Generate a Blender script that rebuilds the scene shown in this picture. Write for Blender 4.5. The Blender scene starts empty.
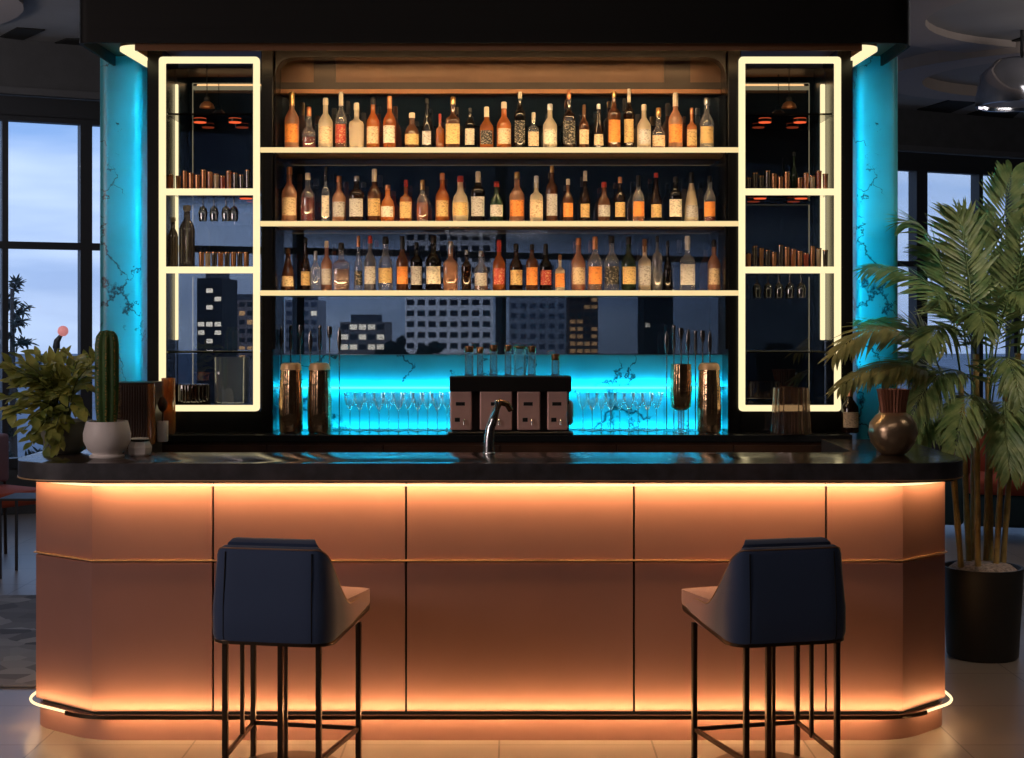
import bpy, bmesh, math, random
from mathutils import Vector, Matrix
random.seed(7)
PI = math.pi
S = bpy.context.scene
COL = S.collection
F, CX, HY, EYE = 1518.0, 512.0, 320.0, 1.66      # focal length (px), axis, horizon, eye height


def X(px, d): return (px - CX) / F * d
def Z(py, d): return EYE - (py - HY) / F * d
def M(n, d): return n / F * d                     # pixels to metres at a depth


# ------------------------------------------------------------------ materials
MATS = {}


def nodes(name):
    m = bpy.data.materials.new(name)
    m.use_nodes = True
    nt = m.node_tree
    nt.nodes.clear()
    out = nt.nodes.new('ShaderNodeOutputMaterial')
    return m, nt, out


def N(nt, t, **kw):
    n = nt.nodes.new(t)
    for k, v in kw.items():
        if k.startswith('i_'):
            key = k[2:]
            key = int(key) if key.isdigit() else key.replace('_', ' ')
            n.inputs[key].default_value = v
        else:
            setattr(n, k, v)
    return n


def L(nt, a, b): nt.links.new(a, b)


def c4(c): return (c[0], c[1], c[2], 1)


def srgb(h):
    h = h.lstrip('#')
    v = [int(h[i:i + 2], 16) / 255 for i in (0, 2, 4)]
    return tuple(x / 12.92 if x <= .04045 else ((x + .055) / 1.055) ** 2.4 for x in v)


def ramp(nt, pts):
    r = nt.nodes.new('ShaderNodeValToRGB')
    e = r.color_ramp.elements
    while len(e) < len(pts):
        e.new(.5)
    for i, (p, c) in enumerate(pts):
        e[i].position = p
        e[i].color = c4(c)
    return r


def mat(name, col, rough=.5, metal=0, var=0, vscale=8, bump=0, bscale=60, emit=None, estr=0, spec=.5, coat=0, sheen=0):
    if name in MATS:
        return MATS[name]
    m, nt, out = nodes(name)
    p = N(nt, 'ShaderNodeBsdfPrincipled')
    p.inputs['Base Color'].default_value = c4(col)
    p.inputs['Roughness'].default_value = rough
    p.inputs['Metallic'].default_value = metal
    p.inputs['Specular IOR Level'].default_value = spec
    p.inputs['Coat Weight'].default_value = coat
    p.inputs['Sheen Weight'].default_value = sheen
    tc = N(nt, 'ShaderNodeTexCoord')
    if var:
        nz = N(nt, 'ShaderNodeTexNoise', i_Scale=vscale, i_Detail=5.0)
        L(nt, tc.outputs['Object'], nz.inputs['Vector'])
        lo = tuple(max(0, x * (1 - var)) for x in col)
        hi = tuple(min(1, x * (1 + var)) for x in col)
        r = ramp(nt, [(.3, lo), (.7, hi)])
        L(nt, nz.outputs['Fac'], r.inputs['Fac'])
        L(nt, r.outputs['Color'], p.inputs['Base Color'])
    if bump:
        nz2 = N(nt, 'ShaderNodeTexNoise', i_Scale=bscale, i_Detail=3.0)
        L(nt, tc.outputs['Object'], nz2.inputs['Vector'])
        b = N(nt, 'ShaderNodeBump', i_Strength=bump, i_Distance=.01)
        L(nt, nz2.outputs['Fac'], b.inputs['Height'])
        L(nt, b.outputs['Normal'], p.inputs['Normal'])
    if emit:
        p.inputs['Emission Color'].default_value = c4(emit)
        p.inputs['Emission Strength'].default_value = estr
    L(nt, p.outputs['BSDF'], out.inputs['Surface'])
    MATS[name] = m
    return m


def emis(name, col, s):
    if name in MATS:
        return MATS[name]
    m, nt, out = nodes(name)
    e = N(nt, 'ShaderNodeEmission', i_Strength=s)
    e.inputs['Color'].default_value = c4(col)
    L(nt, e.outputs[0], out.inputs['Surface'])
    MATS[name] = m
    return m


def glass(name, tint, refl=.12, body=0, bcol=None, rough=.03):
    """thin glass: tinted see-through + mirror reflection + a little cloudy body colour"""
    if name in MATS:
        return MATS[name]
    m, nt, out = nodes(name)
    t = N(nt, 'ShaderNodeBsdfTransparent')
    t.inputs['Color'].default_value = c4(tint)
    g = N(nt, 'ShaderNodeBsdfGlossy', i_Roughness=rough)
    g.inputs['Color'].default_value = (1, 1, 1, 1)
    lw = N(nt, 'ShaderNodeLayerWeight', i_Blend=.35)
    mr = N(nt, 'ShaderNodeMapRange', i_1=0.0, i_2=1.0, i_3=refl * .6, i_4=min(1, refl * 4 + .1))
    L(nt, lw.outputs['Fresnel'], mr.inputs[0])
    mx = N(nt, 'ShaderNodeMixShader')
    L(nt, mr.outputs[0], mx.inputs[0])
    L(nt, t.outputs[0], mx.inputs[1])
    L(nt, g.outputs[0], mx.inputs[2])
    last = mx
    if body:
        d = N(nt, 'ShaderNodeBsdfDiffuse')
        d.inputs['Color'].default_value = c4(bcol or tint)
        tr = N(nt, 'ShaderNodeBsdfTranslucent')
        tr.inputs['Color'].default_value = c4(bcol or tint)
        a = N(nt, 'ShaderNodeMixShader', i_0=.45)
        L(nt, d.outputs[0], a.inputs[1])
        L(nt, tr.outputs[0], a.inputs[2])
        b = N(nt, 'ShaderNodeMixShader', i_0=1 - body)
        L(nt, a.outputs[0], b.inputs[1])
        L(nt, mx.outputs[0], b.inputs[2])
        last = b
    L(nt, last.outputs[0], out.inputs['Surface'])
    MATS[name] = m
    return m


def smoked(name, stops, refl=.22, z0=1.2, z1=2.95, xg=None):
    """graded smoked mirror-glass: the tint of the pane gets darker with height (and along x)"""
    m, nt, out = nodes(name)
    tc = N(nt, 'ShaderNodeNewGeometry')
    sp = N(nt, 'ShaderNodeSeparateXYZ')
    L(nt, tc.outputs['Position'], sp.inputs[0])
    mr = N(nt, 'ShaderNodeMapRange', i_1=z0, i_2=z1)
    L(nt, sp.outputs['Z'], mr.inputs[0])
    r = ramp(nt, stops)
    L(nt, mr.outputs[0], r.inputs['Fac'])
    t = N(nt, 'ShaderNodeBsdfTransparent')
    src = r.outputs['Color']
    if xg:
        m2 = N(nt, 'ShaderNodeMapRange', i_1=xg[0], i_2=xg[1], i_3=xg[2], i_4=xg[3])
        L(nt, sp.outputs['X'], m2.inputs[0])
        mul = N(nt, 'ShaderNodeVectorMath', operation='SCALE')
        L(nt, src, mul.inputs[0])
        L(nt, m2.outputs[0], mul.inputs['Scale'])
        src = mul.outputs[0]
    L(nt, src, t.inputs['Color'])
    g = N(nt, 'ShaderNodeBsdfGlossy', i_Roughness=0.0)
    g.inputs['Color'].default_value = (.85, .85, .9, 1)
    mx = N(nt, 'ShaderNodeMixShader', i_0=refl)
    L(nt, t.outputs[0], mx.inputs[1])
    L(nt, g.outputs[0], mx.inputs[2])
    df = N(nt, 'ShaderNodeBsdfDiffuse')
    df.inputs['Color'].default_value = (.06, .12, .20, 1)  # navy body colour painted in for a cool dusk reflection
    m3 = N(nt, 'ShaderNodeMixShader', i_0=.19)
    L(nt, mx.outputs[0], m3.inputs[1])
    L(nt, df.outputs[0], m3.inputs[2])
    L(nt, m3.outputs[0], out.inputs['Surface'])
    return m


def marble(name, base, vein):
    m, nt, out = nodes(name)
    p = N(nt, 'ShaderNodeBsdfPrincipled', i_Roughness=.3)
    tc = N(nt, 'ShaderNodeTexCoord')
    nz = N(nt, 'ShaderNodeTexNoise', i_Scale=2.2, i_Detail=6.0, i_Roughness=.6)
    L(nt, tc.outputs['Object'], nz.inputs['Vector'])
    mixv = N(nt, 'ShaderNodeVectorMath', operation='MULTIPLY_ADD')
    mixv.inputs[1].default_value = (.9, .9, .9)
    L(nt, nz.outputs['Color'], mixv.inputs[0])
    L(nt, tc.outputs['Object'], mixv.inputs[2])
    v = N(nt, 'ShaderNodeTexVoronoi', feature='DISTANCE_TO_EDGE', i_Scale=2.0)
    L(nt, mixv.outputs[0], v.inputs['Vector'])
    n3 = N(nt, 'ShaderNodeTexNoise', i_Scale=3.0, i_Detail=2.0)
    L(nt, tc.outputs['Object'], n3.inputs['Vector'])
    gate = N(nt, 'ShaderNodeMapRange', i_1=.44, i_2=.62, i_3=0.0, i_4=.045)
    L(nt, n3.outputs['Fac'], gate.inputs[0])
    div = N(nt, 'ShaderNodeMath', operation='DIVIDE')
    L(nt, v.outputs['Distance'], div.inputs[0])
    add = N(nt, 'ShaderNodeMath', operation='ADD', i_1=.0005)
    L(nt, gate.outputs[0], add.inputs[0])
    L(nt, add.outputs[0], div.inputs[1])
    r = ramp(nt, [(0.0, vein), (1.0, base)])
    L(nt, div.outputs[0], r.inputs['Fac'])
    n4 = N(nt, 'ShaderNodeTexNoise', i_Scale=1.6, i_Detail=4.0)
    L(nt, tc.outputs['Object'], n4.inputs['Vector'])
    cl = ramp(nt, [(.35, (.55, .55, .55)), (.65, (1, 1, 1))])
    L(nt, n4.outputs['Fac'], cl.inputs['Fac'])
    mm = N(nt, 'ShaderNodeMixRGB', blend_type='MULTIPLY', i_Fac=1.0)
    L(nt, r.outputs['Color'], mm.inputs[1])
    L(nt, cl.outputs['Color'], mm.inputs[2])
    L(nt, mm.outputs[0], p.inputs['Base Color'])
    L(nt, p.outputs[0], out.inputs['Surface'])
    return m


# ------------------------------------------------------------------ mesh helpers
def BM(): return bmesh.new()


def box(bm, x0, x1, y0, y1, z0, z1, bev=0, seg=2):
    r = bmesh.ops.create_cube(bm, size=1)
    vs = r['verts']
    for v in vs:
        v.co = Vector((x0 + (v.co.x + .5) * (x1 - x0), y0 + (v.co.y + .5) * (y1 - y0), z0 + (v.co.z + .5) * (z1 - z0)))
    if bev:
        es = list({e for v in vs for e in v.link_edges})
        bmesh.ops.bevel(bm, geom=es, offset=bev, segments=seg, affect='EDGES', profile=.5)
    return bm


def lathe(bm, prof, cx=0, cy=0, z=0, seg=24, sup=2.0, close=True, a0=0, a1=2 * PI, sx=1, sy=1):
    """prof = [(r, z)...]; sup > 2 squares the cross-section"""
    full = abs(a1 - a0 - 2 * PI) < 1e-6
    n = seg if full else seg + 1
    rings = []
    for r, h in prof:
        ring = []
        if r < 1e-6:
            ring = [bm.verts.new((cx, cy, z + h))]
        else:
            for i in range(n):
                a = a0 + (a1 - a0) * i / seg
                c, s = math.cos(a), math.sin(a)
                k = 1.0
                if sup != 2.0:
                    k = (abs(c) ** sup + abs(s) ** sup) ** (-1 / sup)
                ring.append(bm.verts.new((cx + r * k * c * sx, cy + r * k * s * sy, z + h)))
        rings.append(ring)
    for A, B in zip(rings, rings[1:]):
        m = seg if full else seg
        for i in range(m):
            j = (i + 1) % n
            try:
                if len(A) == 1 and len(B) == 1:
                    continue
                if len(A) == 1:
                    bm.faces.new((A[0], B[j], B[i]))
                elif len(B) == 1:
                    bm.faces.new((A[i], A[j], B[0]))
                else:
                    bm.faces.new((A[i], A[j], B[j], B[i]))
            except ValueError:
                pass
    if close and full:
        if len(rings[0]) > 1:
            bm.faces.new(list(reversed(rings[0])))
        if len(rings[-1]) > 1:
            bm.faces.new(rings[-1])
    return bm


def tube(bm, pts, r, seg=8, closed=False, square=False):
    pts = [Vector(p) for p in pts]
    n = len(pts)
    rad = r if isinstance(r, (list, tuple)) else [r] * n
    rings = []
    up = None
    for i, p in enumerate(pts):
        if closed:
            t = (pts[(i + 1) % n] - pts[i - 1]).normalized()
        else:
            a, b = pts[max(0, i - 1)], pts[min(n - 1, i + 1)]
            t = (b - a).normalized()
        if up is None:
            up = Vector((0, 0, 1)) if abs(t.z) < .9 else Vector((0, 1, 0))
        s = t.cross(up)
        if s.length < 1e-5:
            up = Vector((1, 0, 0))
            s = t.cross(up)
        s.normalize()
        u = s.cross(t).normalized()
        up = u
        k = 4 if square else seg
        off = PI / 4 if square else 0
        rr = rad[i] * (1.414 if square else 1)
        rings.append([bm.verts.new(p + (s * math.cos(2 * PI * j / k + off) + u * math.sin(2 * PI * j / k + off)) * rr) for j in range(k)])
    k = len(rings[0])
    m = n if closed else n - 1
    for i in range(m):
        A, B = rings[i], rings[(i + 1) % n]
        for j in range(k):
            bm.faces.new((A[j], A[(j + 1) % k], B[(j + 1) % k], B[j]))
    if not closed:
        bm.faces.new(list(reversed(rings[0])))
        bm.faces.new(rings[-1])
    return bm


def prism(bm, poly, z0, z1, bev=0, seg=2):
    lo = [bm.verts.new((x, y, z0)) for x, y in poly]
    hi = [bm.verts.new((x, y, z1)) for x, y in poly]
    n = len(poly)
    fs = [bm.faces.new(list(reversed(lo))), bm.faces.new(hi)]
    for i in range(n):
        j = (i + 1) % n
        fs.append(bm.faces.new((lo[i], lo[j], hi[j], hi[i])))
    if bev:
        es = [e for e in fs[0].edges] + [e for e in fs[1].edges]
        bmesh.ops.bevel(bm, geom=es, offset=bev, segments=seg, affect='EDGES', profile=.5)
    return bm


def ring(bm, a, b, z0, z1, closed=False):
    """solid band between two 2-D polylines of equal length"""
    n = len(a)
    V = [[bm.verts.new((p[0], p[1], z)) for p in pl] for pl in (a, b) for z in (z0, z1)]
    a0, a1, b0, b1 = V
    m = n if closed else n - 1
    for i in range(m):
        j = (i + 1) % n
        bm.faces.new((a0[i], a1[i], a1[j], a0[j]))
        bm.faces.new((b0[i], b0[j], b1[j], b1[i]))
        bm.faces.new((a1[i], b1[i], b1[j], a1[j]))
        bm.faces.new((a0[i], a0[j], b0[j], b0[i]))
    if not closed:
        bm.faces.new((a0[0], b0[0], b1[0], a1[0]))
        bm.faces.new((a0[-1], a1[-1], b1[-1], b0[-1]))
    return bm


def fillet(pts, r, n=8, closed=False):
    out = []
    m = len(pts)
    for i, p in enumerate(pts):
        if not closed and i in (0, m - 1):
            out.append(tuple(p))
            continue
        p = Vector(p)
        a, b = Vector(pts[i - 1]) - p, Vector(pts[(i + 1) % m]) - p
        rr = r[i] if isinstance(r, (list, tuple)) else r
        ang = a.angle(b)
        if rr <= 0 or ang > PI - .02:
            out.append(tuple(p))
            continue
        t = min(rr / math.tan(ang / 2), a.length * .49, b.length * .49)
        q0, q1 = p + a.normalized() * t, p + b.normalized() * t
        for k in range(n + 1):
            u = k / n
            out.append(tuple(q0 * (1 - u) ** 2 + p * 2 * u * (1 - u) + q1 * u ** 2))
    return out


def offset(pts, d):
    """offset an open polyline to its right"""
    out = []
    n = len(pts)
    for i in range(n):
        a = Vector(pts[i]) - Vector(pts[max(0, i - 1)]) if i else Vector(pts[1]) - Vector(pts[0])
        b = Vector(pts[min(n - 1, i + 1)]) - Vector(pts[i]) if i < n - 1 else a
        a.normalize(); b.normalize()
        na, nb = Vector((a.y, -a.x)), Vector((b.y, -b.x))
        nn = (na + nb).normalized()
        k = d / max(.3, nn.dot(na))
        out.append((pts[i][0] + nn.x * k, pts[i][1] + nn.y * k))
    return out


def ob(name, bm, m, parent=None, smooth=None, world=False, normals=True):
    if normals:
        bmesh.ops.recalc_face_normals(bm, faces=bm.faces[:])
    if world and parent is not None:
        bmesh.ops.translate(bm, vec=-parent.location, verts=bm.verts[:])
    me = bpy.data.meshes.new(name)
    bm.to_mesh(me)
    bm.free()
    for mm in (m if isinstance(m, (list, tuple)) else [m]):
        me.materials.append(mm)
    if smooth is not None:
        me.set_sharp_from_angle(angle=math.radians(smooth))
        for p in me.polygons:
            p.use_smooth = True
    o = bpy.data.objects.new(name, me)
    COL.objects.link(o)
    if parent is not None:
        o.parent = parent
    return o


def tag(o, label=None, cat=None, group=None, kind=None):
    if label: o['label'] = label
    if cat: o['category'] = cat
    if group: o['group'] = group
    if kind: o['kind'] = kind
    return o


def thing(name, label, cat, loc=(0, 0, 0), rotz=0, group=None, kind=None):
    o = bpy.data.objects.new(name, None)
    o.empty_display_size = .05
    COL.objects.link(o)
    o.location = loc
    o.rotation_euler = (0, 0, rotz)
    return tag(o, label, cat, group, kind)


def dup(root, loc, rotz=0, label=None, group=None):
    r = root.copy()
    COL.objects.link(r)
    r.location = loc
    r.rotation_euler = (0, 0, rotz)
    if label: r['label'] = label
    if group: r['group'] = group
    for ch in list(root.children):
        c = ch.copy()
        COL.objects.link(c)
        c.parent = r
        for g in list(ch.children):
            d = g.copy()
            COL.objects.link(d)
            d.parent = c
    return r


def struct(name, bm, m, **kw):
    return tag(ob(name, bm, m, **kw), kind='structure')


def area(name, loc, target, sx, sy, power, col, spread=PI):
    l = bpy.data.lights.new(name, 'AREA')
    l.shape = 'RECTANGLE'
    l.size, l.size_y = sx, sy
    l.energy = power
    l.color = col
    l.spread = spread
    o = bpy.data.objects.new(name, l)
    COL.objects.link(o)
    o.location = loc
    d = (Vector(target) - Vector(loc)).normalized()
    o.rotation_euler = d.to_track_quat('-Z', 'Y').to_euler()
    return o


def strip(name, a, b, aim, width, power, col):
    """strip lamp between two points, shining towards the direction aim"""
    a, b = Vector(a), Vector(b)
    x = (b - a).normalized()
    zz = -Vector(aim).normalized()
    y = zz.cross(x).normalized()
    zz = x.cross(y)
    l = bpy.data.lights.new(name, 'AREA')
    l.shape = 'RECTANGLE'
    l.size, l.size_y = (b - a).length, width
    l.energy = power
    l.color = col
    o = bpy.data.objects.new(name, l)
    COL.objects.link(o)
    o.matrix_world = Matrix.Translation((a + b) / 2) @ Matrix((x, y, zz)).transposed().to_4x4()
    return o


ORD = ['first', 'second', 'third', 'fourth', 'fifth', 'sixth', 'seventh', 'eighth', 'ninth', 'tenth', 'eleventh', 'twelfth',
       'thirteenth', 'fourteenth', 'fifteenth', 'sixteenth', 'seventeenth', 'eighteenth', 'nineteenth', 'twentieth']


def place(i, n):
    """words for the i-th of n along a row"""
    if i == 0: return 'leftmost'
    if i == n - 1: return 'rightmost'
    if i < n / 2: return ORD[i] + ' from left'
    return ORD[n - 1 - i] + ' from right'


# ------------------------------------------------------------------ palette
WARM = (1, .555, .225)
WARM2 = (1, .66, .32)
CYAN = (.02, .74, 1.0)
black = mat('black lacquer', (.006, .006, .007), .25)
matte_black = mat('matt black', (.012, .012, .013), .6)
charcoal = mat('charcoal frame', (.018, .02, .024), .5)
copper = mat('satin copper panel', (.42, .215, .18), .45, .25, var=.05, vscale=3)
brass = mat('aged brass', (.85, .55, .30), .4, .45)
dkmetal = mat('dark bronze metal', (.10, .075, .055), .35, 1)
steel = mat('brushed steel', (.75, .76, .78), .22, 1, var=.1)
goldhammer = mat('hammered gold', (.80, .52, .30), .2, 1, bump=.22, bscale=45)
walnut = mat('dark walnut', (.075, .035, .02), .35, var=.4, vscale=5)
brownpanel = mat('brown veneer', (.13, .06, .028), .4, var=.25, vscale=4)
led_warm = emis('warm strip light', (1, .80, .42), 1.6)
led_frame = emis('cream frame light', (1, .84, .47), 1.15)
led_shelf = emis('shelf edge light', (1, .74, .36), 1.0)
led_cyan = emis('cyan strip light', (.12, .85, 1), 1.6)
white_cer = mat('white ceramic', (.88, .82, .79), .45, var=.06)
cyan_marble = marble('veined marble', (.09, .56, .72), (.012, .02, .035))
clear = glass('clear glass', (.93, .95, .95), .12)
clear2 = glass('clear stemware glass', (.88, .94, .96), .3, .12, (.85, .95, 1))
darkglass = glass('smoky glass', (.22, .19, .17), .2)

# ------------------------------------------------------------------ world: dusk sky with long clouds
w = bpy.data.worlds.new('dusk sky')
S.world = w
w.use_nodes = True
nt = w.node_tree
nt.nodes.clear()
out = nt.nodes.new('ShaderNodeOutputWorld')
bg = N(nt, 'ShaderNodeBackground', i_Strength=1.4)
tc = N(nt, 'ShaderNodeTexCoord')
sp = N(nt, 'ShaderNodeSeparateXYZ')
L(nt, tc.outputs['Generated'], sp.inputs[0])
mr = N(nt, 'ShaderNodeMapRange', i_1=-.12, i_2=.3)
L(nt, sp.outputs['Z'], mr.inputs[0])
r = ramp(nt, [(0, (.24, .33, .50)), (.3, (.34, .45, .68)), (.55, (.24, .40, .72)), (1, (.16, .33, .66))])
L(nt, mr.outputs[0], r.inputs['Fac'])
mp = N(nt, 'ShaderNodeMapping')
mp.inputs['Scale'].default_value = (3, 3, 17)
L(nt, tc.outputs['Generated'], mp.inputs['Vector'])
nz = N(nt, 'ShaderNodeTexNoise', i_Scale=1.3, i_Detail=4.0)
L(nt, mp.outputs[0], nz.inputs['Vector'])
cr = ramp(nt, [(.42, (0, 0, 0)), (.64, (.8, .8, .8))])
L(nt, nz.outputs['Fac'], cr.inputs['Fac'])
mx = N(nt, 'ShaderNodeMixRGB')
mx.inputs[2].default_value = (.58, .70, .90, 1)
L(nt, cr.outputs['Color'], mx.inputs[0])
L(nt, r.outputs['Color'], mx.inputs[1])
L(nt, mx.outputs[0], bg.inputs['Color'])
L(nt, bg.outputs[0], out.inputs['Surface'])

# ------------------------------------------------------------------ room shell
WS = .494                                            # slope of the window wall in plan


def wall_y(x): return 15.05 + WS * x


def wall_pt(px):
    k = (px - CX) / F
    y = 15.05 / (1 - WS * k)
    return k * y, y


def tile_mat():
    m, nt, out = nodes('large floor tiles')
    p = N(nt, 'ShaderNodeBsdfPrincipled', i_Roughness=.28)
    tc = N(nt, 'ShaderNodeTexCoord')
    mp = N(nt, 'ShaderNodeMapping')
    mp.inputs['Location'].default_value = (.05, .07, 0)
    L(nt, tc.outputs['Object'], mp.inputs['Vector'])
    b = N(nt, 'ShaderNodeTexBrick', offset=0.0, i_Scale=1.0, i_Mortar_Size=.004, i_Mortar_Smooth=.2, i_Brick_Width=.6, i_Row_Height=.6)
    b.inputs['Color1'].default_value = (.27, .225, .20, 1)
    b.inputs['Color2'].default_value = (.25, .21, .187, 1)
    b.inputs['Mortar'].default_value = (.11, .09, .08, 1)
    L(nt, mp.outputs[0], b.inputs['Vector'])
    nz = N(nt, 'ShaderNodeTexNoise', i_Scale=1.4, i_Detail=6.0)
    L(nt, tc.outputs['Object'], nz.inputs['Vector'])
    cr = ramp(nt, [(.2, (.93, .93, .93)), (.8, (1, 1, 1))])
    L(nt, nz.outputs['Fac'], cr.inputs['Fac'])
    mm = N(nt, 'ShaderNodeMixRGB', blend_type='MULTIPLY', i_Fac=1.0)
    L(nt, b.outputs['Color'], mm.inputs[1])
    L(nt, cr.outputs['Color'], mm.inputs[2])
    L(nt, mm.outputs[0], p.inputs['Base Color'])
    rr = N(nt, 'ShaderNodeMapRange', i_1=.1, i_2=.9, i_3=.29, i_4=.36)
    L(nt, nz.outputs['Fac'], rr.inputs[0])
    L(nt, rr.outputs[0], p.inputs['Roughness'])
    bp = N(nt, 'ShaderNodeBump', i_Strength=.25, i_Distance=.004)
    bp.invert = True
    L(nt, b.outputs['Fac'], bp.inputs['Height'])
    L(nt, bp.outputs['Normal'], p.inputs['Normal'])
    L(nt, p.outputs[0], out.inputs['Surface'])
    return m


XL, XR, YF, CEIL = -7.0, 8.5, -3.5, 4.05
bm = BM()
prism(bm, [(XL, YF), (XR, YF), (XR, wall_y(XR)), (XL, wall_y(XL))], -.1, 0)
struct('floor', bm, tile_mat())
ceil_m = mat('grey ceiling plaster', (.24, .23, .225), .7, var=.15, vscale=1.2)
bm = BM()
prism(bm, [(XL, YF), (XR, YF), (XR, wall_y(XR)), (XL, wall_y(XL))], CEIL, CEIL + .1)
struct('ceiling', bm, ceil_m)
wallm = mat('dark grey wall paint', (.055, .055, .058), .75, var=.1)
bm = BM(); box(bm, XL - .15, XL, YF, wall_y(XL), 0, CEIL); struct('wall_left', bm, wallm)
bm = BM(); box(bm, XR, XR + .15, YF, wall_y(XR), 0, CEIL); struct('wall_right', bm, wallm)
bm = BM(); box(bm, XL, XR, YF - .15, YF, 0, CEIL); struct('wall_front', bm, wallm)

# the window wall: built along its own axis u (metres along the wall), then rotated
ang = math.atan(WS)
W0 = (XL, wall_y(XL))
ulen = math.hypot(XR - XL, wall_y(XR) - wall_y(XL))


def U(px):
    x, y = wall_pt(px)
    return math.hypot(x - W0[0], y - W0[1])


def wall_box(bm, u0, u1, v0, v1, z0, z1, bev=0):
    b2 = BM()
    box(b2, u0, u1, v0, v1, z0, z1, bev)
    b2.transform(Matrix.Translation((W0[0], W0[1], 0)) @ Matrix.Rotation(ang, 4, 'Z'))
    tmp = bpy.data.meshes.new('t')
    b2.to_mesh(tmp)
    b2.free()
    bm.from_mesh(tmp)
    bpy.data.meshes.remove(tmp)
    return bm


bm = BM()
wall_box(bm, 0, ulen, -.05, .25, 3.6, CEIL)
wall_box(bm, 0, ulen, 0, .25, 0, .4)
struct('wall_back', bm, wallm)
bm = BM(); wall_box(bm, 0, ulen, -.14, -.05, 3.57, 3.63); struct('trim_1', bm, mat('grey trim', (.07, .07, .075), .6))
bm = BM(); wall_box(bm, 0, ulen, -.02, .12, 3.40, 3.57); struct('trim_2', bm, charcoal)
mulls = [U(-330), U(5), U(86), U(300), U(503), U(735), U(921), U(980), U(1016)]
wid = [.08, .05, .10, .07, .05, .07, .16, .06, .10]
edges = [0] + mulls + [ulen]
wds = [.1] + wid + [.1]
pane_m = glass('window pane', (.95, .97, 1), .05)
for i in range(len(edges) - 1):
    a, b = edges[i], edges[i + 1]
    bm = BM()
    wall_box(bm, a - wds[i] / 2 if i else a, a + wds[i] / 2, -.02, .12, .4, 3.41)
    if i == len(edges) - 2:
        wall_box(bm, b - .05, b, -.02, .12, .4, 3.41)
    l_, r_ = a + wds[i] / 2, b - wds[i + 1] / 2
    wall_box(bm, l_, r_, -.02, .1, .4, .48)
    wall_box(bm, l_, r_, -.02, .1, 2.27, 2.33)
    wall_box(bm, l_, r_, -.02, .1, 3.36, 3.41)
    fr = struct('window_%d' % (i + 1), bm, charcoal)
    bm = BM()
    wall_box(bm, l_ - .002, r_ + .002, .03, .036, .47, 3.37)
    ob('window_pane', bm, pane_m, fr)

# ceiling: recessed dark slots with beige curved bands on both sides
band_m = mat('beige ceiling band', (.30, .25, .22), .6)
bm = BM()
for k, (cx, cy, r0, r1) in enumerate([(-5.6, 11.0, 1.5, 2.0)]):
    n = 40
    a = [(cx + r0 * math.cos(2 * PI * i / n), cy + r0 * .8 * math.sin(2 * PI * i / n)) for i in range(n)]
    b = [(cx + r1 * math.cos(2 * PI * i / n), cy + r1 * .8 * math.sin(2 * PI * i / n)) for i in range(n)]
    ring(bm, a, b, CEIL - .05, CEIL - .001, True)
struct('trim_3', bm, band_m)
bm = BM()
for k, (cx, cy, r0, r1) in enumerate([(5.1, 11.6, 1.9, 2.35), (5.6, 14.3, 1.7, 2.1)]):
    n = 48
    a = [(cx + r0 * math.cos(2 * PI * i / n), cy + r0 * .8 * math.sin(2 * PI * i / n)) for i in range(n)]
    b = [(cx + r1 * math.cos(2 * PI * i / n), cy + r1 * .8 * math.sin(2 * PI * i / n)) for i in range(n)]
    ring(bm, a, b, CEIL - .06 - .05 * k, CEIL - .001, True)
struct('trim_4', bm, band_m)


def ceil_pt(px, py):
    d = (CEIL - EYE) * F / (HY - py)
    return X(px, d), d


for i, (q, where) in enumerate([([(0, 36), (17, 27), (45, 29), (23, 39)], 'left of the canopy by the corner'),
                       ([(52, 43), (66, 38), (90, 38), (90, 46)], 'tucked beside the canopy edge'),
                       ([(917, 109), (955, 98), (976, 102), (950, 112)], 'above the right window wall'),
                       ([(960, 116), (985, 108), (1024, 108), (1010, 119)], 'behind the big chrome lamp'),
                       ([(1000, 44), (1030, 34), (1050, 40), (1030, 48)], 'right above the chrome lamp')]):  # facade light put into the wall as its own glow
    bm = BM()
    prism(bm, [ceil_pt(*p) for p in q], CEIL - .012, CEIL - .001)
    o = ob('ceiling_vent', bm, mat('vent black', (.003, .003, .003), .8))
    tag(o, 'black parallelogram ceiling slot vent ' + where, 'ceiling vent', 'ceiling slot vents')

# ------------------------------------------------------------------ bar counter
YC = 6.0
B = [(-1.95, 7.05), (-1.95, 6.22), (-1.66, YC), (1.545, YC), (1.774, 6.22), (1.774, 7.05)]
cnt = thing('bar_counter', 'long copper panelled bar counter with glowing strips along top and foot', 'bar counter', (-.05, 6.5, 0))
core = offset(B, -.024)
bm = BM(); prism(bm, core, .02, 1.02); ob('carcass', bm, matte_black, cnt, world=True)


def panel(a, b, z0, z1, t=.022, bev=.002):
    a, b = Vector(a), Vector(b)
    d = (b - a).normalized()
    nrm = Vector((d.y, -d.x))
    bm = BM()
    prism(bm, [tuple(a), tuple(b), tuple(b - nrm * t), tuple(a - nrm * t)], z0, z1, bev, 1)
    return bm


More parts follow.
